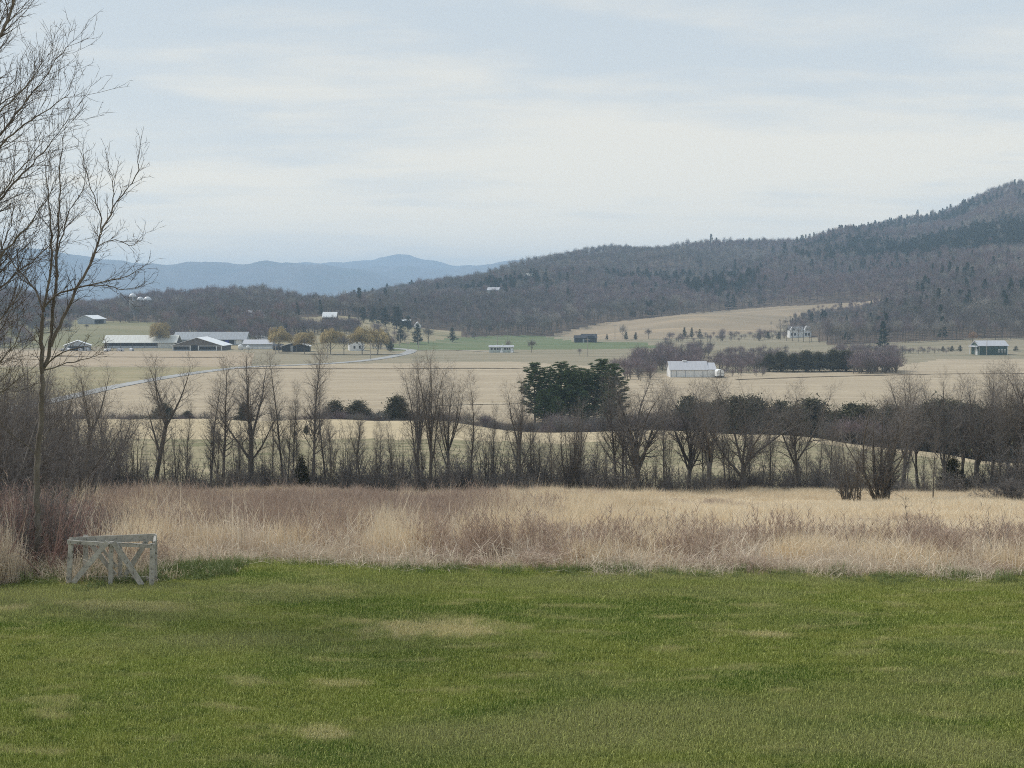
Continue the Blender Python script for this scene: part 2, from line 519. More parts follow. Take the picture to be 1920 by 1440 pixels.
def build_ground():
    Dr = np.concatenate([np.arange(-40, 0, 4), np.arange(0, 38, 0.5), np.arange(38, 125, 1.0), np.arange(125, 300, 1.5),
                         np.arange(300, 720, 2.5), np.arange(720, 1250, 5), np.arange(1250, 2700, 14), np.linspace(2700, 7400, 40)])
    S = np.linspace(-0.68, 0.68, 231)
    X = S[None, :] * (Dr[:, None] + 42)
    Y = np.repeat(Dr[:, None], len(S), 1)
    Z = H(X, Y)
    V = np.stack([X, Y, Z], -1).reshape(-1, 3)
    n, m = X.shape
    I = np.arange(n * m).reshape(n, m)
    Q = np.stack([I[:-1, :-1], I[:-1, 1:], I[1:, 1:], I[1:, :-1]], -1).reshape(-1, 4)
    c = V[Q].mean(1)
    r = region(c[:, 0], c[:, 1])
    for k, nm in enumerate(REG):
        q = Q[r == k]
        if len(q) == 0:
            continue
        idx, inv = np.unique(q, return_inverse=True)
        me = mesh_from(GNAME[nm], V[idx], inv.reshape(-1, 4), [GM[nm]], smooth=True)
        structure(link(GNAME[nm], me))


build_ground()


# road ribbons
def ribbon(name, pts, width, m, lift=0.12):
    P = np.array(pts, float)
    d = np.r_[0, np.cumsum(np.hypot(np.diff(P[:, 0]), np.diff(P[:, 1])))]
    t = np.arange(0, d[-1], 3.0)
    px = pchip_eval(d, P[:, 0], t)
    py = pchip_eval(d, P[:, 1], t)
    tx, ty = np.gradient(px), np.gradient(py)
    L = np.hypot(tx, ty)
    nx, ny = -ty / L, tx / L
    offs = np.linspace(-0.5, 0.5, 5) * width
    X = px[:, None] + nx[:, None] * offs
    Y = py[:, None] + ny[:, None] * offs
    Z = H(X, Y) + lift + 0.03 * (1 - (offs / width * 2) ** 2)
    V = np.stack([X, Y, Z], -1).reshape(-1, 3)
    I = np.arange(X.size).reshape(X.shape)
    Q = np.stack([I[:-1, :-1], I[:-1, 1:], I[1:, 1:], I[1:, :-1]], -1).reshape(-1, 4)
    return structure(link(name, mesh_from(name, V, Q, [m], smooth=True)))


M_ROAD = mat('pale_asphalt', (0.36, 0.355, 0.34), (0.28, 0.275, 0.26), scale=0.15, rough=0.9, stretch=(1, 0.4, 1))
M_TRACK = mat('gravel_track', (0.42, 0.38, 0.31), (0.33, 0.29, 0.22), scale=0.2, rough=1)


def gp(u, v, lo=300, hi=900):
    return hit(u, v, lo, hi)[:2]


ribbon('road', [gp(*p) for p in [(-330, 860), (-100, 800), (60, 760), (200, 729), (300, 710), (400, 695), (470, 688), (560, 684.5),
                                  (630, 681), (690, 675.5), (738, 668), (766, 661.5), (772, 657.5), (755, 654.5), (728, 653.3), (690, 652.5)]], 5.6, M_ROAD)
ribbon('driveway', [gp(*p) for p in [(773, 657.5), (815, 656.3), (870, 657.5), (915, 659.8), (965, 660.8)]], 3.0, M_TRACK, 0.16)
ribbon('road', [gp(u, v, 730, 1000) for u, v in [(500, 640), (485, 631), (468, 621), (453, 612), (443, 606.5)]], 7.0, M_ROAD, 0.5)

M_RUT = mat('wheel_rut', (0.20, 0.155, 0.105), (0.28, 0.22, 0.15), scale=0.3, rough=1, spec=0.05)
M_PATH = mat('pale_wheel_track', (0.50, 0.43, 0.32), (0.42, 0.35, 0.25), scale=0.3, rough=1, spec=0.05)
ribbon('field_track', [gp(u, v, 300, 620) for u, v in [(440, 691.5), (560, 691), (740, 691.5), (900, 691), (1010, 692)]], 4.0, M_RUT, 0.14)
ribbon('field_track', [gp(u, v, 290, 500) for u, v in [(820, 760), (900, 758.5), (970, 757), (1060, 752)]], 1.6, M_PATH, 0.14)
ribbon('field_track', [gp(u, v, 300, 620) for u, v in [(1380, 712), (1500, 708), (1650, 704), (1800, 701), (1960, 700)]], 2.2, M_RUT, 0.14)
ribbon('field_track', [gp(u, v, 600, 800) for u, v in [(60, 668), (160, 669), (300, 670), (430, 671)]], 4.0, M_RUT, 0.14)

# ------------------------------------------------------------------ far mountains
M_MTN = mat('forested_mountain', (0.085, 0.085, 0.075), (0.14, 0.12, 0.11), scale=0.004, rough=1, spec=0.0,
            extra=[((0.05, 0.065, 0.05), 0.0025, 0.55, 0.7, (1, 1, 1))])


def mountain(name, label, prof, D0, depth, seed, zb=-60):
    rng = np.random.default_rng(seed)
    P = np.array(prof, float)
    us = np.linspace(P[0, 0], P[-1, 0], 260)
    vtop = pchip_eval(P[:, 0], P[:, 1], us)
    a = (us - 960) / 2560
    rows_ = np.linspace(0, 1, 60)
    ph = rng.uniform(0, 6.28, 6)
    X, Y, Z = [], [], []
    for t in rows_:
        D = D0 + (t - 0.6) * depth
        ztop = -(vtop - 560) / 2560 * D0
        s = np.clip(t / 0.6, 0, 1) if t <= 0.6 else 1 - (t - 0.6) / 0.4
        s = s * s * (3 - 2 * s)
        x = a * D0 * (1 + 0.02 * (t - .6))
        w = np.sin(pi * min(1, t / 0.6)) if t < 0.6 else 0
        spur = (0.20 * np.sin(x * 0.0035 + ph[0] + 2 * t) + 0.13 * np.sin(x * 0.0085 + ph[1] - 3 * t) + 0.08 * np.sin(x * 0.019 + ph[2] + 5 * t)) * w
        z = zb + (ztop - zb) * np.clip(s + spur * 0.55, 0, 0.995 if t != 0.6 else 1)
        z = z + (4.5 * np.sin(x * 0.013 + ph[3]) + 3 * np.sin(x * 0.031 + ph[4]) + rng.normal(0, 1.8, len(x))) * s
        X.append(x); Y.append(np.full_like(x, D)); Z.append(z + ZC)
    X, Y, Z = map(np.array, (X, Y, Z))
    V = np.stack([X, Y, Z], -1).reshape(-1, 3)
    I = np.arange(X.size).reshape(X.shape)
    Q = np.stack([I[:-1, :-1], I[:-1, 1:], I[1:, 1:], I[1:, :-1]], -1).reshape(-1, 4)
    o = structure(link(name, mesh_from(name, V, Q, [M_MTN], smooth=True)))
    o['label'] = label
    return o


mountain('mountain_ridge', 'nearest long blue mountain ridge on the left of the horizon',
         [(-900, 470), (-300, 476), (0, 470), (90, 470), (165, 481), (220, 490), (330, 495), (400, 492), (470, 494), (500, 489.5), (535, 494),
          (600, 497), (700, 512), (820, 545), (1000, 575)], 7800, 3000, 1)
mountain('mountain_ridge', 'rounded blue foothill ridge in front of the far peak',
         [(330, 580), (450, 552), (560, 527), (640, 508), (700, 501.5), (770, 499), (800, 503), (840, 509), (880, 500), (930, 493), (980, 489),
          (1100, 490), (1400, 490), (2400, 490)], 9000, 2200, 2)
mountain('mountain_peak', 'palest most distant mountain with a pointed summit',
         [(300, 530), (540, 496), (600, 493), (680, 490), (720, 483), (748, 475), (762, 477), (790, 486), (830, 493), (860, 498), (950, 498),
          (1100, 500), (2400, 505)], 10600, 2400, 3)

# ------------------------------------------------------------------ tree skeletons
Z3 = np.zeros((0, 3), np.float32)


class Skel:
    def __init__(self, seed):
        self.r = random.Random(seed)
        self.tubes = {'trunk': {}, 'crown': {}}

    def add(self, part, pts, rads, k, tint=0.0):
        self.tubes[part].setdefault((len(pts), k), []).append((pts, rads, tint))

    def mesh(self, part):
        Vs, Ts, Ti = [], [], []
        base = 0
        for (n, k), lst in self.tubes[part].items():
            P = np.array([t[0] for t in lst], float)              # B,n,3
            R = np.array([t[1] for t in lst], float)              # B,n
            tn = np.array([t[2] for t in lst], float)
            B = len(P)
            tan = np.gradient(P, axis=1)
            tan /= np.linalg.norm(tan, axis=2, keepdims=True) + 1e-9
            ref = np.where(np.abs(tan[..., 2:3]) > 0.8, np.array([1.0, 0.2, 0]), np.array([0.1, 0.15, 1.0]))
            a = np.cross(tan, ref)
            a /= np.linalg.norm(a, axis=2, keepdims=True) + 1e-9
            b = np.cross(tan, a)
            th = np.arange(k) * 2 * pi / k
            ring = (P[:, :-1, None, :] + R[:, :-1, None, None] * (np.cos(th)[None, None, :, None] * a[:, :-1, None, :]
                                                                 + np.sin(th)[None, None, :, None] * b[:, :-1, None, :]))
            V = np.concatenate([ring.reshape(B, -1, 3), P[:, -1:, :]], 1)
            nv = (n - 1) * k + 1
            tr = []
            for i in range(n - 2):
                for j in range(k):
                    p, q = i * k + j, i * k + (j + 1) % k
                    tr += [(p, q, q + k), (p, q + k, p + k)]
            i = n - 2
            for j in range(k):
                tr.append((i * k + j, i * k + (j + 1) % k, nv - 1))
            tr = np.array(tr)
            T = (tr[None] + (base + np.arange(B) * nv)[:, None, None]).reshape(-1, 3)
            Vs.append(V.reshape(-1, 3)); Ts.append(T); Ti.append(np.repeat(tn, nv))
            base += B * nv
        if not Vs:
            return None
        return np.concatenate(Vs), np.concatenate(Ts), np.concatenate(Ti)


def norm3(d):
    L = sqrt(d[0] * d[0] + d[1] * d[1] + d[2] * d[2]) or 1.0
    return (d[0] / L, d[1] / L, d[2] / L)


def side_dir(r, d, ang, az):
    """direction at angle ang from d, around it by az"""
    ref = (0, 0, 1) if abs(d[2]) < 0.9 else (1, 0, 0)
    ax = norm3((d[1] * ref[2] - d[2] * ref[1], d[2] * ref[0] - d[0] * ref[2], d[0] * ref[1] - d[1] * ref[0]))
    ay = (d[1] * ax[2] - d[2] * ax[1], d[2] * ax[0] - d[0] * ax[2], d[0] * ax[1] - d[1] * ax[0])
    c, s = cos(ang), sin(ang)
    ca, sa = cos(az), sin(az)
    return norm3(tuple(d[i] * c + s * (ca * ax[i] + sa * ay[i]) for i in range(3)))


def path(r, p, d, L, n, wob, up):
    pts = [p]
    for i in range(n):
        d = norm3((d[0] + r.gauss(0, wob), d[1] + r.gauss(0, wob), d[2] + r.gauss(0, wob) + up))
        s = L / n
        p = (p[0] + d[0] * s, p[1] + d[1] * s, p[2] + d[2] * s)
        pts.append(p)
    return pts


def spawn(S, pts, rads, L, lvl, P):
    """children along a branch given as points"""
    r = S.r
    if lvl >= P['levels']:
        return
    q = P['lv'][lvl]
    n = len(pts) - 1
    cnt = q['dens'] * L
    cnt = int(cnt) + (1 if r.random() < cnt - int(cnt) else 0)
    az = r.uniform(0, 6.28)
    for c in range(cnt):
        t = q['t0'] + (1 - q['t0']) * ((c + r.random()) / max(1, cnt))
        t = min(t, 0.985)
        f = t * n
        i = int(f)
        w = f - i
        a, b = pts[i], pts[i + 1]
        p = tuple(a[k] + (b[k] - a[k]) * w for k in range(3))
        d = norm3(tuple(b[k] - a[k] for k in range(3)))
        rad = rads[i] + (rads[i + 1] - rads[i]) * w
        az += 2.4 + r.uniform(-0.6, 0.6)
        ang = radians(q['ang'] + r.gauss(0, q.get('dang', 9)))
        cl = q['len'] * (1 - q.get('tap', 0.6) * (t - q['t0']) / (1 - q['t0'] + 1e-6)) * r.uniform(0.55, 1.2)
        if q.get('rel'):
            cl *= L
        grow(S, p, side_dir(r, d, ang, az), cl, min(rad * q.get('rr', 0.65), q.get('rmax', 9)), lvl + 1, P)


def grow(S, p, d, L, rad, lvl, P):
    r = S.r
    g = P['shape'][lvl]
    n = max(2, min(g.get('n', 6), int(L / g.get('seg', 0.5)) + 1))
    pts = path(r, p, d, L, n, g.get('wob', 0.12), g.get('up', 0.1))
    tip = g.get('tip', 0.15)
    rads = [max(g.get('rmin', P.get('rmin', 0.005)), rad * ((1 - i / n) * (1 - tip) + tip)) for i in range(n + 1)]
    S.add('trunk' if lvl <= P.get('trunk_lv', 0) else 'crown', pts, rads, g.get('k', 3), r.random())
    spawn(S, pts, rads, L, lvl, P)


def P_tree(levels, shape, lv, trunk_lv=0):
    return dict(levels=levels, shape=shape, lv=lv, trunk_lv=trunk_lv)


def make_slender(seed, h=12.5, r0=0.15, spread=1.0):
    S = Skel(seed)
    P = P_tree(3, [dict(n=9, seg=1, wob=0.035, up=0.08, k=6, tip=0.06), dict(n=5, seg=.6, wob=0.09, up=0.13, k=4),
                   dict(n=3, seg=.45, wob=0.12, up=0.10, k=3), dict(n=2, seg=.4, wob=0.15, up=0.08, k=3)],
               [dict(dens=3.6, t0=0.28, ang=40, len=3.0 * spread, tap=0.72, rr=0.45, rmax=0.045),
                dict(dens=5.0, t0=0.12, ang=38, len=1.25, tap=0.6, rr=0.6, rmax=0.019),
                dict(dens=6.5, t0=0.12, ang=38, len=0.62, tap=0.4, rr=0.75, rmax=0.013)])
    grow(S, (0, 0, -0.3), (0, 0, 1), h, r0, 0, P)
    return S


def make_vase(seed, h=12.5, r0=0.19, fork=0.38, nl=6, ang=30):
    S = Skel(seed)
    r = S.r
    P = P_tree(4, [dict(k=6), dict(n=7, seg=.8, wob=0.06, up=0.07, k=5, tip=0.08), dict(n=4, seg=.6, wob=0.1, up=0.1, k=3),
                   dict(n=3, seg=.4, wob=0.13, up=0.09, k=3), dict(n=2, seg=.4, wob=0.15, up=0.08, k=3)],
               [None, dict(dens=2.7, t0=0.15, ang=40, len=2.6, tap=0.7, rr=0.45, rmax=0.04),
                dict(dens=4.6, t0=0.12, ang=40, len=1.2, tap=0.5, rr=0.6, rmax=0.018),
                dict(dens=6.0, t0=0.12, ang=40, len=0.62, tap=0.4, rr=0.75, rmax=0.012)], trunk_lv=1)
    tr = path(r, (0, 0, -0.3), (r.gauss(0, .05), r.gauss(0, .05), 1), h * fork + 0.3, 5, 0.04, 0.08)
    rads = [r0 * (1.15 - 0.35 * i / 5) for i in range(6)]
    ext = tr + [tuple(2 * tr[-1][k] - tr[-2][k] for k in range(3))]
    S.add('trunk', ext, rads + [r0 * 0.6], 7, 0.5)
    for i in range(nl):
        j = 5 if i < 3 else r.choice([3, 4, 4, 5])
        az = i * 2.4 + r.uniform(-.4, .4)
        d = side_dir(r, (0, 0, 1), radians(ang * (0.25 if i == 0 else r.uniform(0.7, 1.25))), az)
        L = h * (1 - fork) * r.uniform(0.8, 1.0) * (1.0 if j == 5 else 0.85)
        grow(S, tr[j], d, L, r0 * r.uniform(0.45, 0.62), 1, P)
    return S


def make_big(seed, h=12, r0=0.28, fork=0.27, nl=5, ang=34, dense=1.0):
    S = Skel(seed)
    r = S.r
    P = P_tree(4, [dict(k=8), dict(n=8, seg=.8, wob=0.09, up=0.05, k=6, tip=0.08), dict(n=5, seg=.6, wob=0.13, up=0.07, k=4),
                   dict(n=3, seg=.45, wob=0.16, up=0.06, k=3), dict(n=2, seg=.4, wob=0.2, up=0.04, k=3)],
               [None, dict(dens=2.6 * dense, t0=0.10, ang=48, len=3.1, tap=0.55, rr=0.45, rmax=0.06),
                dict(dens=4.4 * dense, t0=0.12, ang=46, len=1.4, tap=0.5, rr=0.55, rmax=0.02),
                dict(dens=5.6 * dense, t0=0.12, ang=46, len=0.68, tap=0.4, rr=0.75, rmax=0.013)], trunk_lv=1)
    tr = path(r, (0, 0, -0.4), (r.gauss(0, .06), r.gauss(0, .06), 1), h * fork + 0.4, 5, 0.05, 0.06)
    rads = [r0 * (1.25, 1.02, 0.95, 0.92, 0.95, 0.9)[i] for i in range(6)]
    ext = tr + [tuple(2 * tr[-1][k] - tr[-2][k] for k in range(3))]
    S.add('trunk', ext, rads + [r0 * 0.6], 8, 0.5)
    for i in range(nl):
        j = (5, 5, 5, 4, 4, 3, 3, 3)[i % 8]
        az = i * 2.4 + r.uniform(-.4, .4)
        d = side_dir(r, (0, 0, 1), radians(ang * (0.4 if i == 0 else r.uniform(0.7, 1.35))), az)
        grow(S, tr[j], d, h * (1 - fork) * r.uniform(0.75, 1.0), r0 * r.uniform(0.42, 0.62), 1, P)
    return S


def make_multi(seed, h=10, r0=0.09, stems=12, ang=16, dense=1.0, low=0.1, rmin=0.0055):
    S = Skel(seed)
    r = S.r
    P = P_tree(3, [dict(n=8, seg=.7, wob=0.07, up=0.05, k=5, tip=0.08), dict(n=4, seg=.5, wob=0.1, up=0.1, k=3),
                   dict(n=3, seg=.4, wob=0.14, up=0.08, k=3), dict(n=2, seg=.3, wob=0.16, up=0.05, k=3)],
               [dict(dens=2.6 * dense, t0=low, ang=32, len=0.19 * h, tap=0.5, rr=0.5, rmax=0.035),
                dict(dens=5.2 * dense, t0=0.12, ang=38, len=0.095 * h, tap=0.4, rr=0.6, rmax=0.016),
                dict(dens=5.5 * dense, t0=0.12, ang=38, len=0.055 * h, tap=0.4, rr=0.75, rmax=0.011)])
    P['rmin'] = rmin
    for i in range(stems):
        az = i * 2.4
        d = side_dir(r, (0, 0, 1), radians(abs(r.gauss(0, ang))), az)
        b = 0.035 * h * sqrt((i + .5) / stems)
        grow(S, (b * cos(az), b * sin(az), -0.25), d, h * r.uniform(0.65, 1.0), r0 * r.uniform(0.6, 1.1), 0, P)
    return S


M_BARK = mat('grey_bark', (0.10, 0.085, 0.07), (0.16, 0.14, 0.115), scale=5, coord='obj', stretch=(1, 1, 0.3), rough=0.95, spec=0.1, bump=0.4)
M_BARKD = mat('dark_bark', (0.11, 0.098, 0.087), (0.17, 0.152, 0.134), scale=5, coord='obj', stretch=(1, 1, 0.3), rough=0.95, spec=0.1, bump=0.4)
M_TWIG = mat('brown_twigs', (0.21, 0.19, 0.175), attr=(0.145, 0.13, 0.12), rough=0.95, spec=0.1)
M_TWIGD = mat('dark_twigs', (0.185, 0.168, 0.155), attr=(0.125, 0.113, 0.105), rough=0.95, spec=0.1)
M_TWIGP = mat('pale_twigs', (0.27, 0.24, 0.21), attr=(0.185, 0.163, 0.142), rough=0.95, spec=0.1)
M_TWIGR = mat('reddish_canes', (0.27, 0.165, 0.145), attr=(0.33, 0.24, 0.205), rough=0.9, spec=0.15)


def proto(S, mt, mc):
    a = S.mesh('trunk')
    b = S.mesh('crown')
    A = mesh_from('tree_trunk', a[0], a[1], [mt], attrs={'tint': a[2]}, smooth=True)
    B = mesh_from('tree_crown', b[0], b[1], [mc], attrs={'tint': b[2]}, smooth=False)
    return A, B, float(max(a[0][:, 2].max(), b[0][:, 2].max()))


PROTO = {}
PROTO['slenderA'] = proto(make_slender(11), M_BARK, M_TWIG)
PROTO['slenderB'] = proto(make_slender(12, spread=0.75, r0=0.12), M_BARK, M_TWIGP)
PROTO['slenderC'] = proto(make_slender(13, spread=1.2, r0=0.17), M_BARKD, M_TWIG)
PROTO['vaseA'] = proto(make_vase(21), M_BARKD, M_TWIG)
PROTO['vaseB'] = proto(make_vase(22, fork=0.5, nl=5, ang=24), M_BARK, M_TWIGP)
PROTO['broomA'] = proto(make_vase(31, fork=0.36, nl=6, ang=15), M_BARK, M_TWIG)
PROTO['broomB'] = proto(make_vase(32, fork=0.36, nl=7, ang=20, r0=0.15), M_BARK, M_TWIGP)
PROTO['bigA'] = proto(make_big(41), M_BARKD, M_TWIG)
PROTO['bigB'] = proto(make_big(42, fork=0.33, nl=8, ang=30), M_BARKD, M_TWIG)
PROTO['bigC'] = proto(make_big(43, fork=0.22, nl=6, ang=40, dense=1.1), M_BARKD, M_TWIG)
PROTO['multiA'] = proto(make_multi(51), M_BARK, M_TWIG)
PROTO['multiB'] = proto(make_multi(52, h=7, stems=9, ang=24, dense=1.2), M_BARKD, M_TWIGD)
PROTO['multiC'] = proto(make_multi(53, h=6, stems=5, ang=14, r0=0.05), M_BARK, M_TWIG)
PROTO['bushA'] = proto(make_multi(54, h=2.4, stems=130, ang=46, r0=0.016, dense=3.0, low=0.08, rmin=.005), M_BARKD, M_TWIG)
PROTO['sapling'] = proto(make_multi(55, h=3.5, stems=1, ang=3, r0=0.025, dense=1.1), M_BARKD, M_TWIG)
PROTO['weedy'] = proto(make_multi(56, h=2.2, stems=4, ang=12, r0=0.012, dense=0.7, rmin=.004), M_TWIG, M_TWIG)


def plant_tree(kind, loc, height, label, rz, group=None, name='bare_tree', cat='tree', widen=1.0):
    A, B, h = PROTO[kind]
    s = height / h
    o = thing(name, label, cat, loc, rz, group, (s * widen, s * widen, s))
    link('trunk', A, o)
    link('crown', B, o)
    return o


# ------------------------------------------------------------------ needle foliage
def slivers(C, Dv, L, W, rng, droop=0.0):
    """one narrow triangle per centre, pointing along Dv"""
    n = len(C)
    Dv = Dv / (np.linalg.norm(Dv, axis=1, keepdims=True) + 1e-9)
    s = np.cross(Dv, rng.normal(size=(n, 3)))
    s /= np.linalg.norm(s, axis=1, keepdims=True) + 1e-9
    L = np.broadcast_to(L, (n,))[:, None]
    W = np.broadcast_to(W, (n,))[:, None]
    V = np.stack([C - s * W / 2, C + s * W / 2, C + Dv * L], 1)
    V[:, 2, 2] -= droop
    return V.reshape(-1, 3), np.arange(3 * n).reshape(-1, 3)


M_PINE = mat('pine_needles', (0.055, 0.088, 0.034), attr=(0.15, 0.19, 0.078), rough=0.8, spec=0.2)
M_CEDAR = mat('cedar_foliage', (0.055, 0.056, 0.034), attr=(0.135, 0.125, 0.072), rough=0.85, spec=0.15)
M_CEDARY = mat('olive_cedar_foliage', (0.036, 0.038, 0.018), attr=(0.085, 0.08, 0.035), rough=0.85, spec=0.15)
M_SPRUCE = mat('spruce_foliage', (0.018, 0.032, 0.026), attr=(0.035, 0.055, 0.042), rough=0.85, spec=0.15)


def make_pine(seed, h=14, base=0.10, width=3.1, per=52):
    rng = np.random.default_rng(seed)
    S = Skel(seed)
    S.add('trunk', [(0, 0, -0.4)] + [(rng.normal(0, .06), rng.normal(0, .06), h * t) for t in (.15, .35, .55, .75, .97)],
          [0.26, 0.23, 0.19, 0.15, 0.09, 0.03], 7)
    Cs, Ds = [], []
    z = h * base
    while z < h * 0.97:
        t = (z - h * base) / (h * (1 - base))
        R = width * (0.55 + 0.75 * sin(pi * min(1, (t * 0.8 + 0.18)))) * (1 - t ** 3 * 0.55) * rng.uniform(0.7, 1.15)
        nb = rng.integers(4, 7)
        az0 = rng.uniform(0, 6.28)
        for b in range(nb):
            az = az0 + b * 6.28 / nb + rng.normal(0, .2)
            if rng.random() < 0.12:
                continue
            L = R * rng.uniform(0.65, 1.1)
            up = 0.12 + 0.5 * t
            d = np.array([cos(az), sin(az), up])
            p0 = np.array([0, 0, z])
            tip = p0 + d * L
            tip[2] += 0.1 * L
            S.add('trunk', [tuple(p0), tuple(p0 + d * L * .5), tuple(tip)], [0.05, 0.035, 0.01], 3)
            for f in np.linspace(0.4, 1.0, max(2, int(L / 0.55))):
                c = p0 + (tip - p0) * f + rng.normal(0, 0.16, 3)
                rad = 0.42 + 0.22 * f
                m = per
                o = rng.normal(size=(m, 3))
                o /= np.linalg.norm(o, axis=1, keepdims=True)
                o[:, 2] = np.abs(o[:, 2]) * 0.6 + 0.05
                Cs.append(c + o * rad * rng.uniform(0, .75, (m, 1)) * np.array([1.15, 1.15, 0.45]))
                Ds.append(o + np.array([cos(az), sin(az), .35]) * .5)
        z += h * 0.043 * rng.uniform(0.8, 1.25)
    C, Dv = np.concatenate(Cs), np.concatenate(Ds)
    V, T = slivers(C, Dv, rng.uniform(.3, .6, len(C)), rng.uniform(.08, .17, len(C)), rng)
    a = S.mesh('trunk')
    A = mesh_from('pine_trunk', a[0], a[1], [M_BARKD], smooth=True)
    B = mesh_from('pine_crown', V, T, [M_PINE], attrs={'tint': np.repeat(rng.random(len(C)) ** 1.5, 3)})
    return A, B, h


def make_cedar(seed, h=6, width=2.0, n=7000, m=M_CEDAR, lobes=44, pointy=1.0):
    rng = np.random.default_rng(seed)
    S = Skel(seed)
    S.add('trunk', [(0, 0, -0.3), (0, 0, h * .3), (0.03, 0, h * .6), (0, 0.02, h * .93)], [0.14, 0.11, 0.07, 0.02], 5)
    Cs, Ds = [], []
    # upward-swept plumes spread through a ragged cone
    for i in range(lobes):
        t = (i + rng.random()) / lobes
        z0 = h * (0.04 + 0.82 * t)
        R = width * (1 - t ** (1.05 * pointy)) * rng.uniform(0.45, 1.25) + 0.10
        az = i * 2.4 + rng.normal(0, .3)
        k = int(n / lobes * (0.35 + 1.3 * (1 - t)))
        f = rng.random(k) ** 0.6
        p = np.stack([cos(az) * R * f, sin(az) * R * f, z0 + f * R * 0.55], -1)
        sp = (0.22 + 0.30 * (1 - f))[:, None] * (0.5 + 0.5 * width / 2)
        p += rng.normal(size=(k, 3)) * sp * np.array([1, 1, 0.8])
        Cs.append(p)
        Ds.append(np.stack([np.full(k, cos(az) * .6), np.full(k, sin(az) * .6), np.full(k, .8)], -1) + rng.normal(0, .45, (k, 3)))
    C, Dv = np.concatenate(Cs), np.concatenate(Ds)
    C[:, 2] = np.clip(C[:, 2], 0.05, h)
    V, T = slivers(C, Dv, rng.uniform(.2, .46, len(C)) * h / 6, rng.uniform(.06, .14, len(C)) * h / 6, rng)
    a = S.mesh('trunk')
    A = mesh_from('cedar_trunk', a[0], a[1], [M_BARKD], smooth=True)
    B = mesh_from('cedar_crown', V, T, [m], attrs={'tint': np.repeat(rng.random(len(C)) ** 1.5, 3)})
    return A, B, h


PROTO['pineA'] = make_pine(61)
PROTO['pineB'] = make_pine(62, width=3.5, base=0.06)
PROTO['pineC'] = make_pine(63, width=2.8, base=0.16)
PROTO['cedarA'] = make_cedar(64)
PROTO['cedarB'] = make_cedar(65, width=2.6, lobes=40)
PROTO['cedarC'] = make_cedar(66, width=1.6, lobes=40)
PROTO['cedarY'] = make_cedar(67, width=1.5, lobes=20, m=M_CEDARY, n=3500)
PROTO['spruceA'] = make_cedar(68, h=8, width=1.9, n=1500, lobes=26, m=M_SPRUCE, pointy=0.75)
PROTO['spruceB'] = make_cedar(69, h=8, width=2.4, n=1600, lobes=22, m=M_SPRUCE, pointy=0.8)


# ------------------------------------------------------------------ scattering of uncountable growth
def scatter(name, label, cat, pts, protos, idx, rot, scl):
    """one object whose instances (geometry nodes) are the growth itself"""
    pts = np.asarray(pts, np.float32)
    me = bpy.data.meshes.new(name)
    me.vertices.add(len(pts))
    me.vertices.foreach_set('co', pts.ravel())
    for nm, ty, val in (('idx', 'INT', idx), ('rot', 'FLOAT_VECTOR', rot), ('scl', 'FLOAT_VECTOR', scl)):
        a = me.attributes.new(nm, ty, 'POINT')
        if ty == 'INT':
            a.data.foreach_set('value', np.ascontiguousarray(val, np.int32))
        else:
            a.data.foreach_set('vector', np.ascontiguousarray(val, np.float32).ravel())
    me.update()
    o = link(name, me)
    o['kind'] = 'stuff'
    o['label'] = label
    o['category'] = cat
    ng = bpy.data.node_groups.new(name + '_nodes', 'GeometryNodeTree')
    ng.interface.new_socket('Geometry', in_out='INPUT', socket_type='NodeSocketGeometry')
    ng.interface.new_socket('Geometry', in_out='OUTPUT', socket_type='NodeSocketGeometry')
    n, l = ng.nodes, ng.links
    gi = n.new('NodeGroupInput')
    go = n.new('NodeGroupOutput')
    jn = n.new('GeometryNodeJoinGeometry')

    def attr(nm, ty):
        a = n.new('GeometryNodeInputNamedAttribute')
        a.data_type = ty
        a.inputs['Name'].default_value = nm
        return a.outputs['Attribute']
    ai, ar, as_ = attr('idx', 'INT'), attr('rot', 'FLOAT_VECTOR'), attr('scl', 'FLOAT_VECTOR')
    for k, p in enumerate(protos):
        oi = n.new('GeometryNodeObjectInfo')
        oi.inputs['Object'].default_value = p
        oi.transform_space = 'ORIGINAL'
        cmpn = n.new('FunctionNodeCompare')
        cmpn.data_type = 'INT'
        cmpn.operation = 'EQUAL'
        l.new(ai, cmpn.inputs[2])
        cmpn.inputs[3].default_value = k
        ip = n.new('GeometryNodeInstanceOnPoints')
        l.new(gi.outputs[0], ip.inputs['Points'])
        l.new(cmpn.outputs['Result'], ip.inputs['Selection'])
        l.new(oi.outputs['Geometry'], ip.inputs['Instance'])
        l.new(ar, ip.inputs['Rotation'])
        l.new(as_, ip.inputs['Scale'])
        l.new(ip.outputs[0], jn.inputs[0])
    l.new(jn.outputs[0], go.inputs[0])
    md = o.modifiers.new('growth', 'NODES')
    md.node_group = ng
    return o


def source(name, V, T, m, tint=None):
    """a mesh object kept out of the scene, used as the geometry of a scatter"""
    me = mesh_from(name, V, T, [m], attrs={'tint': tint} if tint is not None else None)
    return bpy.data.objects.new(name, me)


def rotz(rng, n, tilt=0.0):
    return np.stack([rng.normal(0, tilt, n), rng.normal(0, tilt, n), rng.uniform(0, 6.283, n)], -1)


def noise2(x, y, s, seed=0):
    r = np.random.default_rng(seed)
    v = np.zeros_like(x)
    for i in range(6):
        a = r.uniform(0, 6.28)
        f = s * r.uniform(0.6, 1.7)
        v += np.sin((x * cos(a) + y * sin(a)) * f + r.uniform(0, 6.28))
    return v / 6 * 1.6


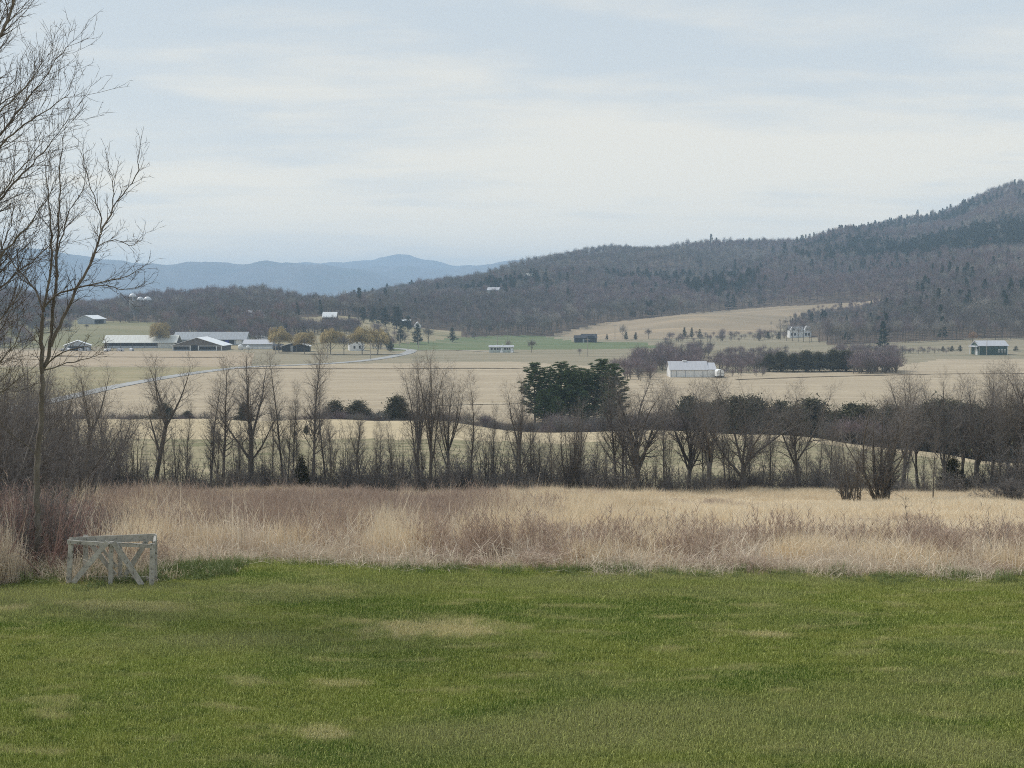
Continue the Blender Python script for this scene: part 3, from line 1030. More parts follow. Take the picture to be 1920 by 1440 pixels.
def blades(rng, n, R, h, w, lean, curve=0.5, hvar=0.35, soft=False):
    if soft:                                      # thins out towards the rim, so patches merge without seams
        base = np.stack([rng.normal(0, R, n), rng.normal(0, R, n), np.full(n, -0.01)], -1)
    else:
        base = np.stack([rng.uniform(-R, R, n), rng.uniform(-R, R, n), np.full(n, -0.02)], -1)
    az = rng.uniform(0, 6.283, n)
    ln = np.abs(rng.normal(0, 1, n)) * lean
    hh = h * np.clip(rng.normal(1, hvar, n), 0.35, 1.9)
    d = np.stack([np.cos(az), np.sin(az), np.zeros(n)], -1)
    s = np.stack([-np.sin(az), np.cos(az), np.zeros(n)], -1)
    t = rng.uniform(0, 6.28, n)
    s = s * np.cos(t)[:, None] + d * np.sin(t)[:, None]
    c1 = np.minimum(ln * 0.6, 1.4)
    c2 = np.minimum(ln * (0.6 + curve) + curve * 0.3, 1.65)
    up = np.array([0, 0, 1.0])
    mid = base + (d * np.sin(c1)[:, None] + up * np.cos(c1)[:, None]) * (hh * 0.55)[:, None]
    tip = mid + (d * np.sin(c2)[:, None] + up * np.cos(c2)[:, None]) * (hh * 0.45)[:, None]
    W = (w * rng.uniform(0.6, 1.3, n))[:, None] / 2
    V = np.stack([base - s * W, base + s * W, mid - s * W * 0.8, mid + s * W * 0.8, tip], 1).reshape(-1, 3)
    t0 = np.array([(0, 1, 3), (0, 3, 2), (2, 3, 4)])
    T = (t0[None] + (np.arange(n) * 5)[:, None, None]).reshape(-1, 3)
    return V, T, np.repeat(rng.random(n), 5)


# ------------------------------------------------------------------ lawn
def lawn_material():
    m = mat('lawn_blades', (0.18, 0.235, 0.036), (0.255, 0.275, 0.062), scale=0.9, rough=0.8, spec=0.1, attr=(0.59, 0.61, 0.21), trans=0.25,
            extra=[((0.075, 0.145, 0.014), 0.45, 0.47, 0.62, (0.6, 1.2, 1)), ((0.44, 0.40, 0.19), 1.7, 0.54, 0.68, (0.5, 1.3, 1)),
                   ((0.065, 0.115, 0.012), 4.0, 0.54, 0.66, (0.5, 1.2, 1)), ((0.29, 0.29, 0.13), 0.25, 0.48, 0.64, (0.5, 1.4, 1))])
    nt = m.node_tree
    n, l = nt.nodes, nt.links
    b = n['Principled BSDF']
    src = b.inputs['Base Color'].links[0].from_socket
    geo = n.new('ShaderNodeNewGeometry')
    nz = n.new('ShaderNodeTexNoise')
    nz.inputs['Scale'].default_value = 2.2
    nz.inputs['Detail'].default_value = 5
    l.new(geo.outputs['Position'], nz.inputs['Vector'])
    for (u, v, rx, ry, st) in [(815, 1181, 1.5, 0.75, .95), (1440, 1191, 0.5, 0.25, .6), (600, 1376, 0.42, 0.3, .7), (250, 1137, 1.5, 0.5, .5),
                               (640, 1284, 0.5, 0.22, .6), (30, 1141, 0.4, 0.3, .6), (560, 1112, 1.4, 0.9, .3), (470, 1275, 0.35, 0.3, .4), (90, 1315, 0.5, 0.25, .35)]:
        c = hit(u, v, 12, 34)
        vm = n.new('ShaderNodeVectorMath')
        vm.operation = 'SUBTRACT'
        l.new(geo.outputs['Position'], vm.inputs[0])
        vm.inputs[1].default_value = c
        vm2 = n.new('ShaderNodeVectorMath')
        vm2.operation = 'MULTIPLY'
        l.new(vm.outputs[0], vm2.inputs[0])
        vm2.inputs[1].default_value = (1 / rx, 1 / ry, 0)
        le = n.new('ShaderNodeVectorMath')
        le.operation = 'LENGTH'
        l.new(vm2.outputs[0], le.inputs[0])
        ad = n.new('ShaderNodeMath')
        ad.operation = 'MULTIPLY_ADD'
        l.new(nz.outputs['Fac'], ad.inputs[0])
        ad.inputs[1].default_value = 2.2
        l.new(le.outputs['Value'], ad.inputs[2])
        mr = n.new('ShaderNodeMapRange')
        mr.inputs['From Min'].default_value = 1.6
        mr.inputs['From Max'].default_value = 2.3
        mr.inputs['To Min'].default_value = st
        mr.inputs['To Max'].default_value = 0.0
        l.new(ad.outputs[0], mr.inputs['Value'])
        mx = n.new('ShaderNodeMixRGB')
        mx.inputs[2].default_value = (0.78, 0.66, 0.38, 1)
        l.new(mr.outputs[0], mx.inputs[0])
        l.new(src, mx.inputs[1])
        src = mx.outputs[0]
    l.new(src, b.inputs['Base Color'])
    return m


rng = np.random.default_rng(5)
M_LAWN = lawn_material()
lawn_src = []
for k in range(5):
    V, T, ti = blades(rng, 4300, 0.44, 0.054, 0.0068, 0.7, 0.6, soft=True)
    V2, T2, ti2 = blades(rng, 400, 0.44, 0.068, 0.0095, 0.75, 0.9, soft=True)
    lawn_src.append(source('lawn_turf', np.concatenate([V, V2]), np.concatenate([T, T2 + len(V)]), M_LAWN, np.concatenate([ti ** 3, ti2 ** 0.7])))
px, py = [], []
for y in np.arange(12.5, 36, 0.8):
    w = 0.42 * y + 3.5
    xs = np.arange(-w, w, 0.8)
    px.append(xs); py.append(np.full_like(xs, y))
px, py = np.concatenate(px), np.concatenate(py)
px += rng.uniform(-.2, .2, len(px)); py += rng.uniform(-.2, .2, len(py))
ok = py < lawn_limit(px, py) + 0.5 + rng.normal(0, .25, len(px))
px, py = px[ok], py[ok]
n = len(px)
sc = np.stack([np.ones(n), np.ones(n), rng.uniform(0.85, 1.2, n) * (1 + 0.16 * noise2(px, py, 0.9, 3))], -1)
scatter('lawn_grass', 'short green mown lawn grass with straw-coloured bare patches', 'grass', np.stack([px, py, H(px, py)], -1),
        lawn_src, rng.integers(0, 5, n), rotz(rng, n), sc)

# ------------------------------------------------------------------ dry meadow
M_STRAW = mat('straw_blades', (0.74, 0.60, 0.40), (0.60, 0.475, 0.315), scale=0.35, attr=(0.90, 0.80, 0.62), rough=0.8, spec=0.15, trans=0.3)
M_STRAWG = mat('greyed_straw', (0.60, 0.50, 0.385), (0.47, 0.385, 0.30), scale=0.5, attr=(0.76, 0.66, 0.52), rough=0.85, spec=0.12, trans=0.25)
M_STALK = mat('dead_weed_stalks', (0.31, 0.225, 0.18), (0.40, 0.30, 0.235), scale=0.4, attr=(0.54, 0.43, 0.34), rough=0.9, spec=0.1, trans=0.2)


def stalks(rng, n, R, h):
    Vs, Ts, Ti = [], [], []
    base = 0
    bx = np.stack([rng.uniform(-R, R, n), rng.uniform(-R, R, n), np.full(n, -0.03)], -1)
    d = np.stack([rng.normal(0, .13, n), rng.normal(0, .13, n), np.ones(n)], -1)
    hh = h * np.clip(rng.normal(1, .2, n), .5, 1.5)
    V, T = slivers(bx, d, hh, 0.016, rng)
    Vs.append(V); Ts.append(T); Ti.append(np.repeat(rng.random(n), 3)); base += len(V)
    m = 11
    f = rng.uniform(0.45, 0.98, (n, m))
    dn = d / np.linalg.norm(d, axis=1, keepdims=True)
    C = (bx[:, None] + dn[:, None] * (hh[:, None] * f)[..., None]).reshape(-1, 3)
    az = rng.uniform(0, 6.28, n * m)
    dd = np.stack([np.cos(az), np.sin(az), rng.uniform(.7, 1.8, n * m)], -1)
    V, T = slivers(C, dd, rng.uniform(.08, .26, n * m) * np.repeat(hh, m), 0.014, rng)
    Vs.append(V); Ts.append(T + base); Ti.append(np.repeat(rng.random(n * m), 3))
    return np.concatenate(Vs), np.concatenate(Ts), np.concatenate(Ti)


msrc = []
for k in range(3):                                          # 0-2 standing straw
    V, T, ti = blades(rng, 620, 0.62, 0.72, 0.011, 0.34, 0.75)
    msrc.append(source('dry_grass', V, T, M_STRAW, ti ** 1.5))
for k in range(3):                                          # 3-5 weed stalks with some grass below
    V, T, ti = stalks(rng, 70, 0.62, 0.9)
    V2, T2, ti2 = blades(rng, 240, 0.62, 0.5, 0.011, 0.5, 0.8)
    msrc.append(source('weed_stalks', np.concatenate([V, V2]), np.concatenate([T, T2 + len(V)]), M_STALK, np.concatenate([ti ** 1.5, ti2])))
for k in range(2):                                          # 6-7 flattened straw
    V, T, ti = blades(rng, 760, 0.68, 0.7, 0.014, 1.5, 0.35)
    msrc.append(source('flattened_straw', V, T, M_STRAW, ti ** 1.2))
for k in range(2):                                          # 8-9 greyed tangle at the mown edge
    V, T, ti = blades(rng, 520, 0.62, 0.58, 0.010, 0.95, 0.9)
    msrc.append(source('tangled_grass', V, T, M_STRAWG, ti ** 1.5))

for k in range(2):                                          # 10-11 long arching stems over the edge
    V, T, ti = blades(rng, 70, 0.62, 1.05, 0.016, 0.75, 1.3)
    V2, T2, ti2 = blades(rng, 260, 0.62, 0.5, 0.010, 0.8, 0.9)
    msrc.append(source('arching_stems', np.concatenate([V, V2]), np.concatenate([T, T2 + len(V)]), M_STRAWG, np.concatenate([ti ** .6, ti2 ** 2])))

px, py = [], []
y = 28.0
while y < 109:
    st = 0.72 if y < 45 else (0.85 if y < 70 else 1.0)
    w = 0.44 * y + 6
    xs = np.arange(-w, w, st)
    px.append(xs + rng.uniform(-.3, .3, len(xs))); py.append(y + rng.uniform(-.3, .3, len(xs)))
    y += st
px, py = np.concatenate(px), np.concatenate(py)
ok = (py > lawn_limit(px, py) + 0.12 + np.abs(rng.normal(0, .22, len(px))) - 0.3 * (noise2(px, py, 1.7, 88) > .4))
px, py = px[ok], py[ok]
u_, v_ = xyz2uv(px, py, H(px, py))
n = len(px)
edge = py - lawn_limit(px, py)
nz = noise2(px, py * 1.6, 0.22, 9) + 0.6 * noise2(px, py, 0.75, 10)
pg = np.interp(u_, [0, 300, 850, 1250, 1920], [0.74, 0.74, 0.72, 0.10, 0.03])
pg = np.where(py < np.interp(u_, [700, 1100], [46, 38]), np.interp(u_, [0, 250, 450, 650, 800, 1920], [0.75, 0.42, 0.42, 0.5, 0.5, 0.46]), pg)
pg = np.where((py > 92) & (u_ < 900), 0.35, pg)
isg = (rng.random(n) * 0.5 + 0.25 + 0.33 * nz) < pg
flat = (u_ > 1040 + 200 * nz + rng.normal(0, 110, n)) & (py > 40 + 2 * nz) & (py < 90 + 4 * nz)
idx = rng.integers(0, 3, n)
idx = np.where(isg, rng.integers(3, 6, n), idx)
idx = np.where(flat & ~isg, rng.integers(6, 8, n), idx)
tang = (edge < 1.6 + 0.9 * nz) | ((py < 40) & (rng.random(n) < 0.5))
idx = np.where(tang & ~(isg & (rng.random(n) < 0.3)), rng.integers(8, 10, n), idx)
idx = np.where((edge < 7) & (rng.random(n) < .33), rng.integers(10, 12, n), idx)
hs = np.clip(rng.normal(1, .26, n), .45, 1.6) * (1 + 0.2 * nz)
hs *= np.clip(0.45 + edge * 0.2, 0.45, 1.0) * np.where((u_ > 1000) & (py < 60), 0.8, 1.0)
hs = np.where(flat, hs * 0.6, hs)
hs = np.where((u_ > 1400) & (py > 84) & (py < 94), hs * 0.7, hs)
hs *= np.interp(py, [60, 90, 108], [1.0, 0.62, 0.5])
scatter('meadow_grass', 'tall dry straw-coloured meadow grass and brown dead weed stalks', 'grass', np.stack([px, py, H(px, py)], -1),
        msrc, idx, rotz(rng, n, 0.05), np.stack([np.ones(n), np.ones(n), hs], -1))

xs = rng.uniform(-11.6, -10.75, 46)
ys = rng.uniform(28.5, 29.3, 46)
scatter('meadow_grass', 'pale tall dry grass at the left edge beside the slim tree', 'grass', np.stack([xs, ys, H(xs, ys)], -1),
        msrc, rng.choice([8, 9, 10, 11], 46), rotz(rng, 46, .08), np.stack([np.full(46, .5), np.full(46, .5), rng.uniform(.9, 1.4, 46)], -1))

# weeds along the edge of the lawn and round the timber frame
M_WEED = mat('weed_leaves', (0.12, 0.175, 0.05), (0.18, 0.21, 0.07), scale=6, attr=(0.28, 0.31, 0.14), rough=0.6)
M_DRYLEAF = mat('withered_leaves', (0.42, 0.34, 0.20), attr=(0.55, 0.48, 0.33), rough=0.8)
V, T, ti = blades(rng, 130, 0.22, 0.17, 0.03, 0.75, 0.9)
w0 = source('weed_tuft', V, T, M_WEED, ti ** 2)
V, T, ti = blades(rng, 30, 0.2, 0.26, 0.035, 0.8, 1.2)
w1 = source('withered_tuft', V, T, M_DRYLEAF, ti)
V, T, ti = blades(rng, 90, 0.25, 0.34, 0.012, 0.45, 0.7)
w2 = source('rank_grass', V, T, M_WEED, ti ** 2)
xs = np.concatenate([rng.uniform(-16, 17, 700), rng.uniform(-10.6, -6.2, 230)])
ys = lawn_limit(xs, np.full_like(xs, 30)) + rng.normal(0.15, 0.35, len(xs))
nb = 230
ys[-nb:] = rng.uniform(29.25, 31.2, nb)
ii = rng.choice([0, 0, 2, 2, 2, 1], len(xs))
ii[:700] = rng.choice([0, 2, 2, 2], 700)
s = rng.uniform(0.5, 1.15, len(xs))
s[:700] *= np.where(rng.random(700) < .7, 0.4, 0.65)
s[700:] *= 0.75
scatter('edge_weeds', 'green weeds and withered leaves where the lawn meets the meadow', 'weeds', np.stack([xs, ys, H(xs, ys)], -1),
        [w0, w1, w2], ii, rotz(rng, len(xs), .1), np.stack([s, s, s], -1))

ORD = ['first', 'second', 'third', 'fourth', 'fifth', 'sixth', 'seventh', 'eighth', 'ninth', 'tenth', 'eleventh', 'twelfth', 'thirteenth',
       'fourteenth', 'fifteenth', 'sixteenth', 'seventeenth', 'eighteenth', 'nineteenth', 'twentieth', 'twenty-first', 'twenty-second',
       'twenty-third', 'twenty-fourth', 'twenty-fifth', 'twenty-sixth', 'twenty-seventh', 'twenty-eighth', 'twenty-ninth', 'thirtieth']


def place_labels(us, marks, text):
    """for sorted photo columns: 'third <text> right of <landmark>'"""
    out, cnt = [], {}
    for u in us:
        m = [q for q in marks if q[0] <= u]
        m = m[-1] if m else marks[0]
        cnt[m] = cnt.get(m, 0) + 1
        out.append('%s %s %s' % (ORD[cnt[m] - 1], text, m[1]))
    return out


# ------------------------------------------------------------------ hedgerow across the middle
G1 = 'bare trees of the hedgerow'
HEDGE = [  # u, distance, top v, kind, rotation, widen, label
    (118, 86, 690, 'multiA', 0.3, 1.0, 'bare many-stemmed tree at the left end of the hedgerow, behind the slim forked tree'),
    (152, 100, 668, 'vaseB', 1.2, 1.1, 'bare spreading tree left of the low forked trunk in the hedgerow'),
    (196, 108, 706, 'bigC', 2.1, 0.8, 'low dark tree whose trunk forks in two, left part of the hedgerow'),
    (176, 112, 735, 'slenderC', 0.4, 1.0, 'thin bare tree just left of the low forked hedgerow trunk'),
    (222, 113, 742, 'slenderB', 3.4, 1.0, 'thin bare tree just right of the low forked hedgerow trunk'),
    (256, 109, 735, 'multiC', 1.9, 1.1, 'small many-stemmed tree left of the pale tall tree below the grey road'),
    (287, 114, 648, 'vaseB', 0.7, 1.15, 'pale tall tree with a fine spreading crown, in front of the long white barn roof'),
    (310, 110, 728, 'slenderB', 2.2, 0.9, 'thin bare tree close right of the pale tall spreading tree'),
    (332, 112, 752, 'multiC', 0.2, 0.8, 'short bare tree in front of the dark cedar at far left of the field'),
    (350, 109, 742, 'slenderA', 4.4, 0.8, 'lone thin pole-like tree between the two pale tall hedgerow trees'),
    (396, 113, 690, 'slenderB', 5.0, 1.2, 'leaning pale tree left of the dark straight trunk below the open barn'),
    (417, 110, 655, 'slenderA', 3.3, 1.2, 'dark straight tree with fine crown right of the leaning pale tree'),
    (431, 108, 800, 'multiC', 1.0, 0.6, 'short broken-topped trunk at the foot of the dark straight tree'),
    (471, 111, 640, 'vaseA', 0.9, 1.15, 'tall tree with wide V-shaped limbs, below the grey barn roof'),
    (511, 115, 715, 'slenderB', 2.7, 0.8, 'faint thin tree right of the tall V-limbed tree'),
    (531, 112, 648, 'slenderB', 1.5, 1.0, 'slender pale tree below the leftmost yellow willow'),
    (549, 110, 705, 'slenderA', 3.8, 0.75, 'crooked slim tree hard left of the tallest dark hedgerow trunk'),
    (586, 109, 622, 'slenderC', 5.2, 1.05, 'tallest dark straight tree, in front of the second yellow willow'),
    (612, 113, 690, 'slenderB', 0.5, 1.05, 'pale thin tree hard right of the tallest dark hedgerow trunk'),
    (647, 116, 760, 'multiC', 2.0, 0.9, 'low thin tree in front of the left pair of field cedars'),
    (678, 110, 770, 'vaseB', 4.0, 0.7, 'short pale tree with two crooked leaders in the low gap of the hedgerow'),
    (735, 111, 785, 'slenderA', 1.1, 0.9, 'short dark tree left of the twin tall brush-crowned trees'),
    (786, 112, 652, 'broomA', 2.5, 0.8, 'left of the twin tall trees with dense upswept crowns'),
    (806, 109, 640, 'broomA', 5.6, 0.8, 'right of the twin tall trees with dense upswept crowns'),
    (842, 113, 680, 'broomB', 0.3, 1.0, 'upswept fine-twigged tree next right of the twin tall trees'),
    (880, 111, 685, 'slenderB', 3.0, 1.1, 'pale open V-shaped tree left of the pine grove'),
    (905, 115, 760, 'multiC', 4.2, 1.0, 'short many-stemmed tree between the V-shaped tree and the pine grove'),
    (975, 109, 690, 'vaseA', 3.7, 0.8, 'dark tree at the left edge of the pine grove'),
    (1010, 114, 800, 'multiB', 0.8, 0.9, 'low dark bushy tree below the left half of the pine grove'),
    (1076, 108, 735, 'multiA', 2.9, 1.0, 'fan of many upright stems in front of the pine grove'),
    (1118, 113, 800, 'slenderA', 4.9, 0.8, 'short thin tree right of the fan of upright stems'),
    (1155, 110, 690, 'slenderC', 0.1, 1.05, 'straight thick trunk at the right edge of the pine grove'),
    (1168, 111, 715, 'slenderC', 2.4, 1.1, 'leaning trunk close beside the straight trunk at the pine grove edge'),
    (1197, 109, 672, 'bigB', 1.3, 1.0, 'big tree with many low upswept limbs, right of the pine grove'),
    (1246, 112, 715, 'slenderA', 5.5, 0.8, 'slim dark trunk in front of the left end of the white field barn'),
    (1290, 115, 700, 'bigB', 3.9, 0.85, 'bushy-crowned tree in front of the white field barn'),
    (1326, 108, 690, 'bigA', 4.6, 0.9, 'dark trunk forking into three limbs, in front of the white trailer'),
    (1360, 111, 730, 'slenderC', 0.6, 0.8, 'slim trunk between the two big forked trees'),
    (1397, 109, 690, 'bigC', 2.3, 0.95, 'biggest forked tree with heavy spreading limbs, right of the white trailer'),
    (1443, 112, 735, 'slenderA', 1.6, 0.8, 'straight slim trunk right of the biggest forked tree'),
    (1496, 110, 700, 'bigA', 0.2, 0.85, 'forked dark tree below the row of dark field evergreens'),
    (1534, 113, 755, 'slenderB', 3.1, 0.8, 'thin tree next right of the forked tree below the field evergreens'),
    (1556, 111, 745, 'slenderA', 4.1, 0.8, 'thin dark tree left of the trees standing out in the meadow'),
    (1692, 112, 675, 'broomA', 5.0, 1.1, 'tall tree behind the bushy meadow trees, right side'),
    (1722, 115, 700, 'broomB', 0.9, 1.0, 'curved-limb tree right of the tall tree behind the meadow trees'),
    (1772, 112, 680, 'vaseA', 2.6, 0.9, 'open-limbed tree left of the green barn'),
    (1802, 116, 705, 'broomA', 3.5, 0.9, 'upswept tree directly below the green barn'),
    (1832, 112, 690, 'bigA', 1.8, 0.85, 'dark heavy tree below the right end of the green barn'),
    (1858, 115, 672, 'vaseB', 4.7, 0.9, 'pale open tree right of the green barn'),
    (1893, 111, 668, 'broomB', 0.4, 1.1, 'tall upswept tree near the right edge of the picture'),
    (1932, 113, 655, 'bigB', 2.2, 1.0, 'dark tree cut by the right edge of the picture'),
    (60, 96, 655, 'vaseA', 0.9, 1.1, 'bare tree deep in the thicket at the far left'),
    (15, 90, 640, 'bigB', 1.9, 1.0, 'bushy bare tree at the left edge, in the thicket'),
    (-60, 92, 640, 'vaseA', 2.9, 1.0, 'bare tree past the left edge of the thicket'),
]
for (u, D, vt, kind, rz, wd, lab) in HEDGE:
    p = at(u, D)
    _, s_ = uv2as(u, vt)
    plant_tree(kind, p, ZC + float(s_) * D - p[2], lab, rz, G1, widen=wd)

rs = random.Random(77)
su = sorted(-40 + i * 43.5 + rs.uniform(-16, 16) for i in range(46)) + [u + 21 for u in range(215, 1000, 43)]
su = sorted(su)
sl_ = place_labels(su, [(-99, 'from the left edge of the picture'), (196, 'right of the low forked trunk'), (331, 'right of the two small white houses'), (471, 'right of the tall V-limbed tree'),
                        (796, 'right of the twin tall trees'), (1003, 'from the left end of the pine grove'), (1197, 'right of the big low-limbed tree'),
                        (1397, 'right of the biggest forked tree'), (1652, 'right of the bushy meadow tree'), (1855, 'right of the green barn')],
                   'thin hedgerow sapling')
for u, lab in zip(su, sl_):
    plant_tree(rs.choice(['slenderA', 'slenderB', 'slenderC', 'multiC']), at(u, rs.uniform(107, 119)), rs.uniform(4.5, 8.5), lab,
               rs.uniform(0, 6), 'thin saplings of the hedgerow', name='bare_sapling', cat='sapling', widen=rs.uniform(.6, 1.0))

# trees standing out in the meadow, right
for (u, D, vt, kind, rz, wd, lab, nm) in [
        (1586, 90, 790, 'multiB', 0.3, 0.9, 'left of the two small bushy trees standing in the straw meadow', 'bare_tree'),
        (1608, 88, 785, 'multiC', 1.9, 1.2, 'right of the two small bushy trees standing in the straw meadow', 'bare_tree'),
        (1652, 86, 715, 'multiA', 3.2, 1.5, 'large many-stemmed bushy tree standing in the straw meadow', 'bare_tree'),
        (1749, 92, 770, 'slenderA', 4.0, 0.7, 'lone thin sapling standing in straw meadow left of round bush', 'bare_tree'),
        (1893, 80, 893, 'bushA', 0.0, 1.5, 'round twiggy bush on the straw meadow at the right edge', 'bare_bush')]:
    p = at(u, D)
    _, s_ = uv2as(u, vt)
    plant_tree(kind, p, ZC + float(s_) * D - p[2], lab, rz, 'trees standing in the meadow', name=nm, cat='bush' if nm == 'bare_bush' else 'tree', widen=wd)

# evergreens in and behind the hedgerow
G2 = 'evergreens near the hedgerow'
for (u, D, vt, kind, rz, wd, lab) in [
        (566, 109, 846, 'cedarY', 0.2, 1.0, 'olive-green young cedar at the foot of the tallest hedgerow trunk'),
        (1785, 113, 850, 'cedarY', 1.0, 1.3, 'low olive cedar in the right part of the hedgerow'),
        (307, 268, 752, 'cedarB', 0.5, 1.56, 'leftmost dark cedar behind the straw field crest'),
        (352, 270, 768, 'cedarB', 2.5, 1.69, 'low cedar just right of the leftmost field cedar'),
        (458, 268, 752, 'cedarA', 1.1, 1.30, 'lone pointed cedar behind the V-limbed tree'),
        (628, 267, 747, 'cedarB', 2.0, 1.56, 'left of the two joined cedars behind the straw crest'),
        (672, 268, 747, 'cedarB', 3.0, 1.76, 'right of the two joined cedars behind the straw crest'),
        (745, 266, 737, 'cedarA', 4.0, 1.69, 'tallest dark cedar behind the straw crest, left of the twin trees'),
        (467, 205, 800, 'cedarC', 0.1, 1.0, 'tiny cedar on the straw field behind the V-limbed tree'),
        (553, 204, 806, 'cedarC', 1.3, 1.2, 'small left cedar of the three on the straw field'),
        (574, 206, 796, 'cedarA', 2.2, 1.0, 'tallest middle cedar of the three on the straw field'),
        (598, 205, 806, 'cedarC', 3.1, 1.2, 'small right cedar of the three on the straw field'),
        (1290, 262, 735, 'cedarB', 0.2, 1.30, 'dark evergreen below the white field barn'),
        (1350, 260, 742, 'cedarB', 0.7, 1.43, 'dark evergreen left of the biggest forked tree'),
        (1412, 256, 736, 'cedarA', 1.4, 1.82, 'tall dark evergreen behind the biggest forked tree'),
        (1462, 258, 745, 'cedarB', 2.0, 1.43, 'dark evergreen right of the biggest forked tree'),
        (1522, 255, 738, 'cedarA', 2.8, 1.82, 'dark pointed evergreen behind the thin trees right of centre'),
        (1570, 250, 765, 'cedarB', 4.5, 1.30, 'low evergreen in the gap left of the meadow trees'),
        (1620, 240, 752, 'cedarA', 3.6, 2.08, 'dark evergreen behind the left of the meadow trees'),
        (1668, 238, 752, 'cedarB', 4.2, 1.43, 'broad dark evergreen behind the bushy meadow tree'),
        (1712, 236, 755, 'cedarB', 4.9, 1.43, 'dark evergreen right of the bushy meadow tree'),
        (1758, 232, 738, 'cedarA', 5.7, 1.82, 'pointed evergreen behind the lone meadow sapling'),
        (1812, 230, 748, 'cedarB', 0.4, 1.56, 'dark evergreen below the green barn'),
        (1856, 226, 752, 'cedarA', 1.7, 2.08, 'dark evergreen below and right of the green barn'),
        (1322, 264, 748, 'cedarC', 0.9, 1.6, 'low pointed evergreen behind the white trailer trees'),
        (1382, 252, 735, 'cedarC', 3.3, 1.7, 'pointed evergreen between the big forked trees'),
        (1492, 250, 752, 'cedarC', 1.9, 1.7, 'low pointed evergreen below the row of field evergreens'),
        (1596, 246, 748, 'cedarC', 5.1, 1.7, 'pointed evergreen just left of the meadow trees'),
        (1738, 234, 750, 'cedarC', 0.3, 1.8, 'pointed evergreen right of the bushy meadow tree'),
        (1786, 231, 742, 'cedarC', 2.4, 1.7, 'pointed evergreen left below the green barn'),
        (1836, 228, 757, 'cedarC', 4.4, 1.8, 'low pointed evergreen under the green barn'),
        (1905, 224, 748, 'cedarB', 2.6, 1.69, 'dark evergreen at the right edge behind the hedgerow')]:
    p = at(u, D)
    _, s_ = uv2as(u, vt)
    plant_tree(kind, p, ZC + float(s_) * D - p[2], lab, rz, G2, name='cedar_tree', widen=wd)

# pine grove
for (u, D, vt, kind, rz, lab) in [
        (1003, 288, 682, 'pineA', 0.4, 'leftmost pine of the grove, with bare lower limbs showing on its left'),
        (1032, 292, 690, 'pineB', 1.4, 'second pine from the left in the grove'),
        (1053, 286, 678, 'pineC', 2.4, 'pine with a round crown in the middle of the grove'),
        (1078, 294, 697, 'pineA', 3.4, 'shorter pine in the dip of the grove top'),
        (1105, 287, 694, 'pineB', 4.4, 'pine left of the tallest one in the grove'),
        (1128, 290, 675, 'pineA', 5.4, 'tallest pine of the grove'),
        (1152, 286, 682, 'pineC', 0.9, 'rightmost pine of the grove'),
        (1018, 282, 730, 'pineC', 2.9, 'young pine at the front left of the grove'),
        (1092, 281, 735, 'pineB', 1.9, 'young pine at the front of the grove, under the dip'),
        (1068, 284, 688, 'pineB', 2.2, 'pine just left of the dip in the grove top'),
        (1090, 290, 690, 'pineC', 5.1, 'pine just right of the dip in the grove top'),
        (1045, 279, 745, 'pineB', 0.6, 'low pine at the front centre of the grove'),
        (1140, 280, 735, 'pineB', 3.9, 'low pine at the front right of the grove')]:
    p = at(u, D)
    _, s_ = uv2as(u, vt)
    plant_tree(kind, p, ZC + float(s_) * D - p[2], lab, rz, 'pines of the grove', name='pine_tree')


# undergrowth of the hedgerow and the brush behind the crest
def brush_source(seed, h, stems, ang, m, dense=1.3, rmin=0.0075):
    S = make_multi(seed, h=h, stems=stems, ang=ang, r0=0.03, dense=dense, low=0.12, rmin=rmin)
    a, b = S.mesh('trunk'), S.mesh('crown')
    return source('brush', np.concatenate([a[0], b[0]]), np.concatenate([a[1], b[1] + len(a[0])]), m, np.concatenate([a[2], b[2]]))


br = [brush_source(71, 3, 12, 26, M_TWIGD), brush_source(72, 3, 16, 34, M_TWIG), brush_source(73, 3, 10, 22, M_TWIGP)]
rng = np.random.default_rng(8)
NB = 1200
us = rng.uniform(-500, 2450, NB)
ds = rng.uniform(106, 121, NB)
hs_ = rng.uniform(1.0, 2.4, NB) * np.where(rng.random(NB) < .25, 1.8, 1.0)
tall = np.interp(us, [0, 200, 300, 640, 700, 1000, 1150, 1300, 1600, 1750, 1920], [1.5, 1.15, .85, .95, 1.15, 1.1, .95, .85, .85, 0.75, 1.3])
hs_ = hs_ * tall
P = np.array([at(u, d) for u, d in zip(us, ds)])
s = hs_ / 2.6
scatter('hedgerow_brush', 'dark tangled undergrowth along the foot of the hedgerow', 'undergrowth', P, br, rng.choice([0, 0, 0, 1, 1, 2], NB), rotz(rng, NB, .08), np.stack([s * 1.1, s * 1.1, s], -1))
